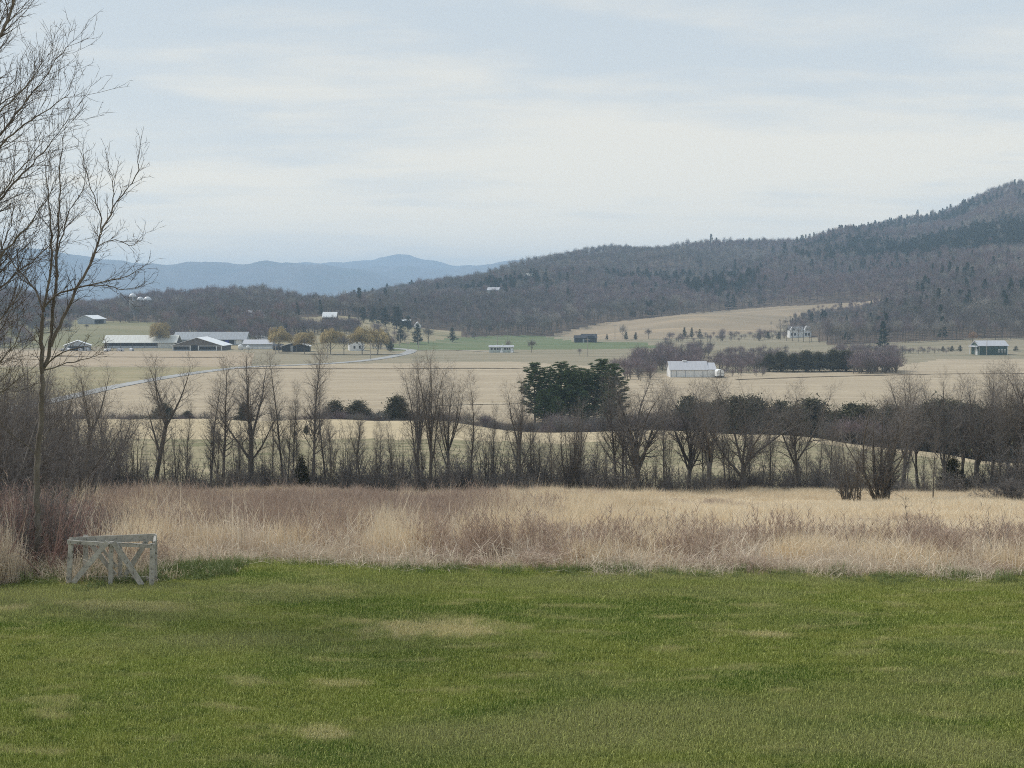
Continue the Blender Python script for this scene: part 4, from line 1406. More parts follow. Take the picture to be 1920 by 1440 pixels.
# left thicket: individual shrubs and reddish brambles
for i, (u, D, vt, kind, wd, lab) in enumerate([
        (30, 46, 720, 'multiB', 1.0, 'dense bare shrub left of the slim forked tree, low in the thicket'),
        (105, 50, 735, 'multiB', 1.0, 'dense bare shrub right of the slim forked trunk'),
        (150, 56, 740, 'multiB', 0.9, 'bare shrub above the left end of the timber frame'),
        (135, 43, 815, 'sapling', 1.2, 'thin dark sapling above the timber frame'),
        (-20, 40, 680, 'multiB', 1.1, 'dense bare shrub cut by the left edge of the picture'),
        (60, 62, 690, 'multiA', 1.1, 'many-stemmed bare tree behind the slim forked tree'),
        (5, 55, 650, 'multiA', 1.0, 'many-stemmed bare tree at the left edge of the thicket'),
        (120, 72, 700, 'multiA', 0.9, 'many-stemmed bare tree behind the bare shrubs, above the frame'),
        (180, 80, 760, 'multiB', 0.9, 'bare shrub at the right end of the left thicket'),
        (-90, 44, 640, 'multiA', 1.0, 'bare tree past the left edge beside the thicket shrubs')]):
    p = at(u, D)
    _, s_ = uv2as(u, vt)
    nm = 'sapling' if kind == 'sapling' else ('bare_shrub' if kind == 'multiB' else 'bare_tree')
    plant_tree(kind, p, ZC + float(s_) * D - p[2], lab, i * 1.3, 'shrubs of the left thicket', name=nm, cat='shrub' if nm != 'bare_tree' else 'tree', widen=wd)
rb = [brush_source(75, 2.2, 14, 30, M_TWIGR, rmin=.004), brush_source(76, 2.2, 10, 40, M_TWIGR, rmin=.004), brush_source(77, 2.6, 10, 24, M_TWIG, rmin=.004)]
n = 470
us = np.concatenate([rng.uniform(-220, 210, 200), rng.uniform(180, 330, 60), rng.uniform(-200, 112, 130), rng.uniform(110, 255, 80)])
ds = np.concatenate([rng.uniform(31.5, 75, 200), rng.uniform(44, 80, 60), rng.uniform(28.9, 33, 130), rng.uniform(30.6, 40, 80)])
ds = np.where((us > 45) & (us < 92) & (ds < 31), ds + 3.5, ds)
P = np.array([at(u, d) for u, d in zip(us, ds)])
s = rng.uniform(0.6, 1.1, n) * np.where(us > 180, 0.6, np.where(us > 110, 0.75, 1.0))
scatter('bramble_thicket', 'reddish-brown bramble thicket behind the timber frame', 'thicket', P, rb, rng.choice([0, 0, 1, 2], n), rotz(rng, n, .1), np.stack([s, s, s], -1))

# tall weeds and saplings that stick out of the meadow edge
for i, (u, D, h, kind, lab) in enumerate([
        (1696, 36, 1.7, 'sapling', 'bare forked sapling sticking up from the straw meadow, right'),
        (1860, 33, 1.6, 'weedy', 'clump of thin upright stems near the right end of the meadow edge'),
        (1872, 34, 1.5, 'weedy', 'second clump of thin upright stems near the right end of the meadow edge'),
        (1600, 32, 1.2, 'weedy', 'thin dark stems rising from the meadow edge right of centre'),
        (1255, 36, 1.3, 'sapling', 'small bare sapling in the meadow right of centre'),
        (1005, 35, 1.2, 'weedy', 'thin dark stems in the meadow near the centre'),
        (620, 36, 1.5, 'weedy', 'upright brown stems in the meadow left of centre'),
        (335, 38, 1.3, 'sapling', 'small sapling in the meadow right of the timber frame'),
        (1760, 35, 1.2, 'weedy', 'thin stems in the meadow between sapling and stem clumps'),
        (880, 38, 1.1, 'weedy', 'thin brown stems in the meadow left of centre stems')]):
    plant_tree(kind, at(u, D), h, lab, i * 1.7, 'stems standing out of the meadow', name='sapling' if kind == 'sapling' else 'dry_weed', cat='sapling' if kind == 'sapling' else 'weed')


# ------------------------------------------------------------------ the two near trees on the left
def limb_pts(rnd, uv, D, dep, n=None):
    """photo outline of a limb at distance D, its depth wandering by dep metres towards the tip"""
    uv = np.array(uv, float)
    L = np.r_[0, np.cumsum(np.hypot(np.diff(uv[:, 0]), np.diff(uv[:, 1])))]
    n = n or max(3, int(L[-1] / 14))
    t = np.linspace(0, L[-1], n + 1)
    u = pchip_eval(L, uv[:, 0], t)
    v = pchip_eval(L, uv[:, 1], t)
    a, s = uv2as(u, v)
    d = D + dep * (t / L[-1]) ** 1.2
    return [(float(a[i] * d[i]), float(d[i]), float(ZC + s[i] * d[i])) for i in range(len(t))], float(L[-1] * D / 2560)


NEAR_P = P_tree(4, [dict(k=8), dict(k=6), dict(n=5, seg=.25, wob=0.10, up=0.10, k=3, rmin=.004), dict(n=4, seg=.18, wob=0.13, up=0.10, k=3, rmin=.0034),
                    dict(n=2, seg=.15, wob=0.15, up=0.06, k=3, rmin=.003)],
                [None, dict(dens=8.0, t0=0.12, ang=30, len=0.74, tap=0.55, rr=0.5, rmax=0.010),
                 dict(dens=5.5, t0=0.15, ang=33, len=0.38, tap=0.4, rr=0.7, rmax=0.006),
                 dict(dens=6.5, t0=0.2, ang=42, len=0.15, tap=0.2, rr=0.8, rmax=0.005)], trunk_lv=1)


def near_tree(name, label, limbs, D, seed, P):
    S = Skel(seed)
    base = None
    for uv, r0, r1, dep, lvl in limbs:
        pts, L = limb_pts(S.r, uv, D, dep)
        if base is None:
            base = np.array(pts[0])
            base[2] = float(H(base[0], base[1]))
            pts[0] = (pts[0][0], pts[0][1], float(base[2]) - 0.25)
        pts = [tuple(np.array(p) - base + (np.array([S.r.gauss(0, .012), S.r.gauss(0, .03), S.r.gauss(0, .012)]) if 0 < i else 0)) for i, p in enumerate(pts)]
        n = len(pts) - 1
        rads = [r0 + (r1 - r0) * i / n for i in range(n + 1)]
        S.add('trunk', pts, rads, 8 if lvl == 0 else 6, 0.5)
        if lvl > 0:
            spawn(S, pts, rads, L, 1, P)
    o = thing(name, label, 'tree', tuple(base))
    a, b = S.mesh('trunk'), S.mesh('crown')
    link('trunk', mesh_from('trunk', a[0], a[1], [M_NEARBARK], attrs={'tint': a[2]}, smooth=True), o)
    link('crown', mesh_from('crown', b[0], b[1], [M_NEARTWIG], attrs={'tint': b[2]}), o)
    return o


M_NEARBARK = mat('smooth_grey_bark', (0.115, 0.10, 0.085), (0.19, 0.17, 0.145), scale=6, coord='obj', stretch=(1, 1, 0.4), rough=0.9, spec=0.15, bump=0.35, bump_scale=25)
M_NEARTWIG = mat('grey_brown_twigs', (0.085, 0.07, 0.06), attr=(0.12, 0.10, 0.085), rough=0.9, spec=0.15)
near_tree('bare_tree', 'slim bare tree forking in two above the thicket, left of the timber frame', [
    ([(70, 1088), (71, 1000), (69, 900), (75, 800), (79, 730), (80, 694)], 0.072, 0.055, 0, 0),
    ([(79, 700), (77, 650), (79, 610), (81, 583)], 0.052, 0.042, -0.1, 1),
    ([(81, 585), (69, 550), (50, 522), (25, 495), (-5, 450)], 0.026, 0.006, 0.9, 1),
    ([(81, 585), (88, 552), (92, 520), (97, 482), (92, 383), (88, 347), (84, 300)], 0.033, 0.005, -0.8, 1),
    ([(80, 694), (88, 675), (94, 655), (97, 600), (101, 570), (107, 515), (106, 475), (110, 440), (112, 333), (123, 233)], 0.046, 0.005, 0.5, 1),
    ([(95, 650), (107, 620), (130, 570), (145, 540), (162, 510), (180, 470), (190, 440), (213, 387), (240, 353), (260, 310), (262, 260)], 0.043, 0.005, 1.2, 1),
    ([(190, 440), (190, 413), (180, 377), (165, 340), (158, 310), (155, 267)], 0.017, 0.004, 0.5, 1),
    ([(212, 390), (212, 350), (205, 320), (203, 288)], 0.012, 0.004, -0.3, 1),
    ([(83, 576), (102, 556), (120, 547), (175, 532), (225, 522), (255, 510), (278, 494)], 0.024, 0.004, -1.4, 1),
    ([(150, 538), (190, 535), (232, 544), (258, 540), (280, 520)], 0.013, 0.004, -0.6, 1),
    ([(167, 500), (178, 470), (187, 458), (217, 450), (248, 460), (276, 434)], 0.015, 0.004, 1.0, 1),
    ([(106, 480), (120, 430), (133, 393), (157, 353), (163, 300)], 0.019, 0.004, -0.9, 1),
    ([(83, 690), (100, 672), (120, 661), (150, 651), (178, 645)], 0.02, 0.004, -1.0, 1),
    ([(83, 694), (125, 682), (180, 667), (207, 650)], 0.018, 0.004, 0.8, 1),
    ([(70, 860), (50, 835), (20, 815), (-10, 770)], 0.014, 0.004, -0.8, 1),
    ([(72, 830), (95, 800), (118, 785), (135, 750)], 0.013, 0.004, 0.7, 1),
], 30.0, 81, NEAR_P)
NEAR_P2 = P_tree(4, NEAR_P['shape'], [None, dict(dens=6.4, t0=0.25, ang=34, len=1.3, tap=0.3, rr=0.5, rmax=0.018),
                                      dict(dens=5.2, t0=0.12, ang=34, len=0.55, tap=0.3, rr=0.7, rmax=0.007),
                                      dict(dens=5.0, t0=0.2, ang=42, len=0.15, tap=0.2, rr=0.8, rmax=0.004)], trunk_lv=1)
near_tree('bare_tree', 'large bare tree past the left edge whose branches reach into the sky', [
    ([(-190, 1118), (-188, 1000), (-184, 880), (-176, 740), (-170, 640), (-160, 500), (-140, 380)], 0.20, 0.10, 0, 0),
    ([(-165, 560), (-90, 400), (-20, 280), (40, 200), (80, 150), (110, 108), (137, 80)], 0.055, 0.006, 0.8, 1),
    ([(-168, 620), (-80, 400), (0, 275), (50, 230), (105, 195), (138, 168)], 0.05, 0.005, -0.9, 1),
    ([(-170, 640), (-70, 470), (0, 375), (60, 310), (100, 262), (123, 228), (138, 205)], 0.05, 0.005, 0.3, 1),
    ([(-140, 390), (-70, 220), (-20, 110), (14, 40), (40, -40), (60, -130)], 0.06, 0.012, -0.4, 1),
    ([(-150, 440), (-70, 280), (0, 195), (45, 165), (75, 130)], 0.038, 0.005, 1.4, 1),
    ([(-172, 700), (-60, 560), (0, 480), (50, 425), (92, 365), (105, 330)], 0.045, 0.005, -1.2, 1),
    ([(-174, 740), (-60, 610), (10, 530), (60, 490), (100, 450), (132, 405)], 0.04, 0.005, 1.0, 1),
    ([(-176, 800), (-80, 690), (0, 600), (40, 540), (60, 480)], 0.035, 0.005, 0.2, 1),
    ([(-140, 390), (-150, 200), (-140, 50), (-120, -120)], 0.08, 0.02, 0.5, 1),
    ([(-178, 840), (-100, 760), (-20, 700), (30, 640), (50, 590)], 0.03, 0.005, -0.6, 1),
    ([(-100, 300), (-40, 150), (-10, 60), (5, -20)], 0.03, 0.006, 1.6, 1),
    ([(-172, 680), (-90, 520), (-30, 420), (20, 340), (60, 290), (85, 250)], 0.04, 0.005, -1.6, 1),
    ([(-174, 720), (-80, 600), (-10, 520), (40, 470), (85, 420)], 0.035, 0.005, 1.8, 1),
    ([(-150, 420), (-90, 320), (-30, 240), (20, 190), (60, 150), (80, 110)], 0.035, 0.005, -1.2, 1),
    ([(-176, 780), (-110, 640), (-50, 560), (10, 450), (30, 380)], 0.035, 0.005, -0.3, 1),
    ([(-178, 860), (-90, 740), (-20, 650), (20, 580), (35, 520)], 0.03, 0.005, 1.3, 1),
    ([(-120, 330), (-60, 180), (-20, 80), (20, 10)], 0.03, 0.006, 0.9, 1),
    ([(-178, 900), (-120, 820), (-50, 760), (10, 730), (50, 700)], 0.025, 0.005, -1.0, 1),
    ([(-160, 520), (-260, 350), (-330, 180), (-380, 20)], 0.06, 0.01, 0.5, 1),
], 28.0, 82, NEAR_P2)

# ------------------------------------------------------------------ far woods
FAR_M = [mat('wood_grey_brown', (0.20, 0.172, 0.165), attr=(0.135, 0.118, 0.115), rough=1, spec=0.05),
         mat('wood_purple_brown', (0.255, 0.195, 0.20), attr=(0.175, 0.137, 0.142), rough=1, spec=0.05),
         mat('wood_olive_grey', (0.215, 0.20, 0.17), attr=(0.15, 0.143, 0.125), rough=1, spec=0.05),
         mat('wood_red_buds', (0.29, 0.205, 0.195), attr=(0.195, 0.142, 0.138), rough=1, spec=0.05),
         mat('wood_pale_grey', (0.36, 0.325, 0.29), attr=(0.25, 0.225, 0.20), rough=1, spec=0.05)]
M_FCON = mat('far_conifer_needles', (0.020, 0.036, 0.024), attr=(0.042, 0.066, 0.040), rough=1, spec=0.05)
M_WILLOW = mat('willow_twigs', (0.46, 0.35, 0.16), attr=(0.33, 0.265, 0.14), rough=1, spec=0.05)
M_RUST = mat('rust_oak_leaves', (0.33, 0.19, 0.10), attr=(0.24, 0.15, 0.09), rough=1, spec=0.05)
M_FARBARK = mat('far_bark', (0.13, 0.115, 0.10), (0.18, 0.16, 0.14), coord='obj', scale=2, rough=1, spec=0.05)


def far_decid(seed, h=13.0, cw=4.0, n=330, clear=0.24, w=(0.08, 0.17), droop=0.0, ln=(0.9, 2.1)):
    """trunk+limbs, and a crown of upswept twig slivers"""
    rng = np.random.default_rng(seed)
    S = Skel(seed)
    S.add('trunk', [(0, 0, -0.5), (rng.normal(0, .1), rng.normal(0, .1), h * .3), (rng.normal(0, .2), rng.normal(0, .2), h * .6), (0, 0, h * .95)],
          [0.17, 0.13, 0.08, 0.02], 4)
    nl = 9
    for i in range(nl):
        az = i * 2.4 + rng.normal(0, .3)
        z0 = h * (clear + 0.35 * i / nl)
        R = cw * rng.uniform(.6, .95)
        tip = (cos(az) * R, sin(az) * R, min(h * .95, z0 + R * rng.uniform(.9, 1.6)))
        mid = (cos(az) * R * .45, sin(az) * R * .45, z0 + (tip[2] - z0) * .4)
        S.add('trunk', [(0, 0, z0), mid, tip], [0.09, 0.06, 0.015], 3)
    f = rng.random(n) ** 0.45
    az = rng.uniform(0, 6.28, n)
    el = np.arccos(rng.uniform(-0.55, 1, n))
    zc, rz_ = h * (0.5 + clear * .5), h * (0.5 - clear * .5)
    lump = 0.8 + 0.35 * np.sin(3 * az + seed) * np.sin(2.3 * el + seed)
    C = np.stack([np.cos(az) * np.sin(el) * cw * f * lump, np.sin(az) * np.sin(el) * cw * f * lump, zc + np.cos(el) * rz_ * f * 0.86 * lump], -1)
    Dv = np.stack([np.cos(az) * np.sin(el), np.sin(az) * np.sin(el), np.full(n, 0.9 if droop == 0 else -droop)], -1) + rng.normal(0, .42, (n, 3))
    L = rng.uniform(*ln, n)
    C = C - Dv / np.linalg.norm(Dv, axis=1, keepdims=True) * (L * .5)[:, None]
    V, T = slivers(C, Dv, L, rng.uniform(*w, n), rng)
    a = S.mesh('trunk')
    return a, (V, T, np.repeat(rng.random(n), 3))


def far_conifer(seed, h=13.5, w=3.2, n=420):
    rng = np.random.default_rng(seed)
    S = Skel(seed)
    S.add('trunk', [(0, 0, -0.5), (0, 0, h * .5), (0, 0, h * .97)], [0.2, 0.13, 0.02], 4)
    t = rng.random(n) ** 1.25
    tier = 0.72 + 0.28 * np.sin(t * 34 + seed)
    az = rng.uniform(0, 6.28, n)
    R = w * (1 - t) ** 0.85 * tier * rng.uniform(.25, 1, n) * (1 + 0.25 * np.sin(2 * az + seed))
    C = np.stack([np.cos(az) * R, np.sin(az) * R, h * (0.10 + 0.86 * t)], -1)
    Dv = np.stack([np.cos(az), np.sin(az), np.full(n, 0.15)], -1) + rng.normal(0, .3, (n, 3))
    V, T = slivers(C, Dv, rng.uniform(.7, 1.5, n), rng.uniform(.35, .8, n), rng)
    return S.mesh('trunk'), (V, T, np.repeat(rng.random(n) ** 1.5, 3))


def join_source(name, ab, m):
    a, b = ab
    me = mesh_from(name, np.concatenate([a[0], b[0]]), np.concatenate([a[1], b[1] + len(a[0])]), [m, M_FARBARK],
                   midx=np.r_[np.ones(len(a[1])), np.zeros(len(b[1]))], attrs={'tint': np.concatenate([a[2], b[2]])})
    return bpy.data.objects.new(name, me)


def far_proto(ab, m, h):
    a, b = ab
    return (mesh_from('tree_trunk', a[0], a[1], [M_FARBARK], attrs={'tint': a[2]}),
            mesh_from('tree_crown', b[0], b[1], [m], attrs={'tint': b[2]}), h)


wood_src = [join_source('wood_tree', far_decid(100 + k, cw=3.6 + 0.3 * (k % 3)), FAR_M[k % 5]) for k in range(10)]
wood_src += [join_source('wood_conifer', far_conifer(130 + k, w=3.2 + .6 * k), M_FCON) for k in range(3)]
wood_src += [join_source('wood_low_tree', far_decid(140 + k, h=8, cw=3.6, clear=0.03, n=420, ln=(.6, 1.4), w=(.06, .13)), FAR_M[(1, 0, 1)[k]]) for k in range(3)]

rng = np.random.default_rng(17)
px, py = [], []
y = 700.0
while y < 2500:
    st = 6.6 if y < 1100 else (7.6 if y < 1600 else 9.0)
    w0_, w1_ = -0.47 * y, 0.47 * y
    xs = np.arange(w0_, w1_, st)
    px.append(xs + rng.uniform(-.45, .45, len(xs)) * st); py.append(y + rng.uniform(-.45, .45, len(xs)) * st)
    y += st
px, py = np.concatenate(px), np.concatenate(py)
reg = region(px, py)
pz = H(px, py)
u_, v_ = xyz2uv(px, py, pz)
nz = noise2(px, py, 0.009, 21) + 0.6 * noise2(px, py, 0.03, 22)
# only what can be seen: keep what rises above the wood in front of it
Dg = np.linspace(640, 2520, 320)
Ag = np.linspace(-0.5, 0.5, 201)
sl = (H(Ag[:, None] * Dg[None], np.repeat(Dg[None], 201, 0)) + 9 - ZC) / Dg
vis = np.maximum.accumulate(sl, 1)
ia = np.clip(np.round((px / py + .5) * 200).astype(int), 0, 200)
idd = np.clip(((py - 640) / (2520 - 640) * 319).astype(int) - 2, 0, 319)
seen = (pz + 17 - ZC) / py > vis[ia, idd]
P_SOLAR = [(40, 640), (150, 640), (150, 606), (40, 606)]
keep = (reg == RI['woodland_floor']) & seen
# clearings round the far houses
for (cu, cD, cr) in [(172, 868, 26), (262, 1000, 12), (320, 905, 20), (770, 962, 22), (995, 1420, 14), (925, 1230, 12), (1500, 850, 22), (458, 860, 14)]:
    c = at(cu, cD)
    keep &= ~((np.abs(px - c[0]) < cr * .7) & (py < c[1] + 8) & (py > c[1] - cr * 2.2))
c = at(249.5, 1000)
keep &= ~((np.abs(px - c[0] * py / c[1]) < 4.5) & (py < 1000) & (py > 905))
px, py, pz, u_, v_, nz = (q[keep] for q in (px, py, pz, u_, v_, nz))
n = len(px)
pc = np.full(n, 0.045)
pc = np.where(inpoly(u_, v_, [(1470, 470), (1560, 440), (1700, 405), (1850, 385), (2000, 340), (2000, 470), (1850, 480), (1700, 490), (1500, 495)]), 0.36, pc)
pc = np.where(inpoly(u_, v_, [(900, 545), (1000, 528), (1150, 520), (1300, 520), (1420, 530), (1400, 560), (1200, 556), (1000, 562), (850, 565)]), 0.42, pc)
pc = np.where(inpoly(u_, v_, [(500, 600), (650, 560), (760, 565), (830, 590), (640, 604)]), 0.35, pc)
pc = np.where(inpoly(u_, v_, [(360, 625), (430, 600), (440, 625)]), 0.5, pc)
con = rng.random(n) < pc * np.clip(0.4 + 2.4 * nz, 0.03, 2.6)
red = noise2(px, py, 0.008, 33) + 0.4 * noise2(px, py, 0.03, 34)
pal = rng.choice([0, 1, 1, 2, 3, 4, 5, 6, 6, 7, 8, 9], n)
pal = np.where((red > 0.25) & (rng.random(n) < .85), rng.choice([1, 3, 6, 8], n), pal)
pal = np.where((red < -0.2) & (rng.random(n) < .8), rng.choice([2, 7, 0, 5], n), pal)
pal = np.where(con, rng.integers(10, 13, n), pal)
s = np.clip(rng.normal(1, .17, n), .55, 1.45)
s = np.where(py < 900, s * 0.98, s * 0.92)
s = np.where(u_ < 640, s * 0.85, s)
s = np.where((u_ > 1455) & (u_ < 1660) & (py > 850) & (py < 1130) & (v_ > 566), s * 0.5, s)
lump = noise2(px, py, 0.03, 61)
s = s * (1 + 0.16 * lump)
pal = np.where((lump > 0.55) & ~con & (rng.random(n) < .6), rng.choice([4, 9, 4, 1], n), pal)
pal = np.where((lump < -0.5) & ~con & (rng.random(n) < .6), rng.choice([0, 5, 1], n), pal)
scatter('hillside_wood', 'leafless grey-brown wood covering the hills behind the fields', 'woodland', np.stack([px, py, pz], -1), wood_src, pal,
        rotz(rng, n, .03), np.stack([s * 1.02, s * 1.02, s * rng.uniform(.85, 1.15, n)], -1))


# thickets on the valley floor (purple-brown brush)
def thick(name, label, zones, seed, sr):
    rng = np.random.default_rng(seed)
    P, I, Sc = [], [], []
    for (u0, u1, d0, d1, cnt, h0, h1) in zones:
        for _ in range(cnt):
            P.append(at(rng.uniform(u0, u1), rng.uniform(d0, d1)))
            I.append(rng.integers(0, len(sr)))
            Sc.append(rng.uniform(h0, h1) / 8)
    n = len(P)
    Sc = np.array(Sc)
    scatter(name, label, 'thicket', np.array(P), sr, I, rotz(rng, n, .04), np.stack([Sc * 1.1, Sc * 1.1, Sc], -1))


low = wood_src[13:16]
brush_far = [join_source('brush', far_decid(150 + k, h=8, cw=3.8, clear=0.02, n=900, ln=(.7, 1.8), w=(.03, .07)), FAR_M[(0, 1, 2)[k]]) for k in range(3)]
thick('brush_thicket', 'purple-brown brushy thicket beside and behind the white field barn',
      [(1185, 1310, 475, 560, 75, 5, 9), (1300, 1445, 478, 560, 75, 4, 7), (1340, 1480, 600, 660, 30, 3, 5), (1150, 1230, 430, 490, 26, 4, 8), (1430, 1600, 500, 560, 60, 4, 7), (1230, 1340, 600, 690, 45, 4, 7), (1355, 1440, 455, 475, 12, 2, 4)], 41, low)
thick('brush_thicket', 'dense purple brush right of the dark field evergreens',
      [(1598, 1688, 470, 500, 60, 5, 9.5), (1560, 1700, 590, 665, 75, 3, 6), (1690, 1790, 640, 665, 16, 2, 4)], 42, low)
thick('brush_thicket', 'purple-brown copse below the white-roofed hill barn',
      [(555, 672, 800, 850, 75, 6, 9.5), (690, 760, 760, 830, 14, 5, 8)], 43, low)
thick('brush_thicket', 'grey scrub round the farmhouses left of the hill road',
      [(295, 560, 752, 850, 240, 4.5, 9.5), (195, 300, 870, 890, 20, 5, 9), (40, 135, 780, 850, 60, 4, 8), (460, 550, 790, 870, 50, 5, 10), (690, 760, 700, 740, 12, 4, 7), (-60, 60, 700, 800, 60, 4, 8), (300, 470, 752, 775, 24, 3, 5)], 44, low + wood_src[2:4])
thick('brush_thicket', 'low scrub along the hedge line below the upland field',
      [(1225, 1480, 800, 870, 60, 3, 6), (870, 890, 880, 900, 4, 4, 6)], 45, low)

rng = np.random.default_rng(52)
us = np.concatenate([rng.uniform(585, 790, 34), rng.uniform(-100, 580, 26), rng.uniform(800, 1000, 22), rng.uniform(1000, 2100, 150)])
ds = rng.uniform(256, 272, len(us))
ds = np.where(us > 1560, rng.uniform(228, 250, len(us)), ds)
hh = np.where(us < 600, rng.uniform(2.3, 3.8, len(us)), np.where(us < 1000, rng.uniform(2.4, 4.4, len(us)), rng.uniform(2.5, 6.0, len(us))))
P = np.array([at(u, d) for u, d in zip(us, ds)])
sc = hh / 8
scatter('field_brush', 'dark brush growing in the dip behind the straw field crest', 'undergrowth', P, brush_far, rng.integers(0, 3, len(us)),
        rotz(rng, len(us), .06), np.stack([sc * 1.4, sc * 1.4, sc], -1))

FP = {}
for k in range(4):
    FP['wood%d' % k] = far_proto(far_decid(200 + k, n=420, cw=3.6, w=(.04, .09)), FAR_M[(4, 0, 4, 1)[k]], 13.0)
for k in range(3):
    FP['con%d' % k] = far_proto(far_conifer(210 + k, n=520, w=2.8 + .5 * k), M_FCON, 13.5)
FP['lone0'] = far_proto(far_decid(220, h=8, cw=3.2, n=700, clear=.2, w=(.05, .10), ln=(.6, 1.5)), FAR_M[0], 8.0)
FP['lone1'] = far_proto(far_decid(221, h=8, cw=3.0, n=600, clear=.15, w=(.05, .10), ln=(.6, 1.5)), FAR_M[4], 8.0)
for k in range(3):
    FP['willow%d' % k] = far_proto(far_decid(230 + k, h=12, cw=5.2, n=4200, clear=.12, w=(.10, .22), droop=.9 if k < 2 else 0.3, ln=(1.0, 2.4)), M_WILLOW, 12.0)
FP['oak'] = far_proto(far_decid(240, h=10, cw=4.2, n=700, clear=.1, w=(.15, .3), droop=.1, ln=(.5, 1.0)), M_RUST, 10.0)
PROTO.update(FP)


def far_plant(kind, u, D, vt, label, group, name='bare_tree', rz=None, widen=1.0, cat='tree'):
    p = at(u, D)
    _, s_ = uv2as(u, vt)
    return plant_tree(kind, p, max(1.5, ZC + float(s_) * D - p[2]), label, (u * 0.37) % 6.28 if rz is None else rz, group, name=name, widen=widen, cat=cat)


# front row of the wood at the right, trunks showing
rr = random.Random(5)
wu = sorted(1462 + i * 10.6 + rr.uniform(-4, 4) for i in range(46))
wlab = place_labels(wu, [(0, 'from the left, before the gabled house'), (1500, 'right of the white gabled house'), (1655, 'right of the tall dark conifer'),
                         (1823, 'from the russet tree behind the green barn'), (1884, 'right of the green barn')], 'pale-trunked tree of the wood front')
for u, lab in zip(wu, wlab):
    D = float(np.interp(u, [1450, 1560, 1700, 1920], [830, 750, 742, 748])) + rr.uniform(-6, 6)
    far_plant('wood%d' % rr.randrange(4), u, D, rr.uniform(584, 604), lab, 'front row of the wood', rz=rr.uniform(0, 6))
# front row of the wood along the green and upland fields
wu = sorted(868 + i * 15 + rr.uniform(-5, 5) for i in range(40))
wlab = place_labels(wu, [(0, 'from the left end of the green field'), (960, 'right of the mobile home'), (1098, 'right of the dark house'),
                         (1290, 'right of the white field barn end'), (1440, 'towards the upland field tip')], 'dark tree of the wood edge')
for u, lab in zip(wu, wlab):
    vb = float(np.interp(u, [868, 1035, 1060, 1130, 1300, 1450, 1600], [628, 626, 619, 604, 585, 573, 565]))
    p = hit(u, vb, 850, 1300)
    far_plant('wood%d' % rr.randrange(4), u, p[1] + rr.uniform(2, 8), vb - rr.uniform(24, 33), lab, 'wood edge above the fields', rz=rr.uniform(0, 6))

for (u, D, vt, lab) in [(1446, 930, 600, 'outlying bare tree at the lower right corner of the upland field'), (1462, 960, 596, 'outlying bare tree above the evergreens by the gabled house'),
                        (1482, 985, 589, 'outlying bare tree where the upland field narrows'), (1510, 1010, 584, 'second outlying bare tree where the upland field narrows'),
                        (1535, 1040, 578, 'third outlying bare tree where the upland field narrows'), (1472, 900, 592, 'bare tree just above the white gabled house')]:
    far_plant('wood%d' % rr.randrange(4), u, D, vt, lab, 'outlying trees of the wood', rz=rr.uniform(0, 6))

# conifers that stand out on the hill
for (u, v, h, lab) in [
        (1449, 490, 22, 'left of the tall conifer pair below the saddle of the hill'),
        (1471, 490, 25, 'right of the tall conifer pair below the saddle of the hill'),
        (1749, 517, 12, 'small lone conifer in the grey wood above the green barn'),
        (1780, 525, 17, 'taller lone conifer in the grey wood above the green barn'),
        (1842, 528, 12, 'left conifer of the group of three high above the green barn'),
        (1857, 528, 15, 'middle conifer of the group of three high above the green barn'),
        (1872, 527, 12, 'right conifer of the group of three high above the green barn'),
        (1545, 504, 10, 'small conifer in the middle of the grey wood'),
        (1378, 512, 17, 'tallest conifer of the clump left of the hill saddle'),
        (1390, 516, 12, 'right conifer of the clump left of the hill saddle'),
        (1362, 515, 10, 'left conifer of the clump left of the hill saddle'),
        (1410, 524, 12, 'conifer low on the slope right of the clump'),
        (979, 500, 8, 'lone conifer poking above the ridge near its left end'),
        (919, 514, 7, 'tiny conifer poking above the left ridge slope'),
        (1136, 560, 17, 'broad conifer on the middle slope above the dark house'),
        (1186, 558, 15, 'conifer right of the broad one above the dark house'),
        (1026, 562, 15, 'conifer on the middle slope above the mobile home'),
        (949, 565, 16, 'conifer right of the grey roof on the slope'),
        (990, 562, 13, 'conifer between the grey roof and the slope conifers'),
        (772, 543, 14, 'conifer on the skyline of the left slope'),
        (673, 560, 15, 'right of the conifer pair on the low skyline'),
        (664, 562, 13, 'left of the conifer pair on the low skyline'),
        (726, 545, 10, 'small conifer on the skyline right of the pair'),
        (820, 556, 15, 'conifer below the yellow tree on the left slope'),
        (1602, 470, 15, 'dark conifer high on the hill shoulder'),
        (1720, 408, 14, 'conifer on the skyline of the upper hill'),
        (1782, 400, 16, 'conifer on the upper skyline near the last rise'),
        (1805, 395, 13, 'second conifer on the upper skyline near the last rise'),
        (1854, 378, 16, 'topmost conifer at the foot of the last rise')]:
    p = hit(u, v, 900, 2350)
    far_plant('con%d' % rr.randrange(3), u, p[1], v - h * 2560 / p[1] * 0.95, lab, 'conifers on the hillside', name='conifer_tree', rz=rr.uniform(0, 6))

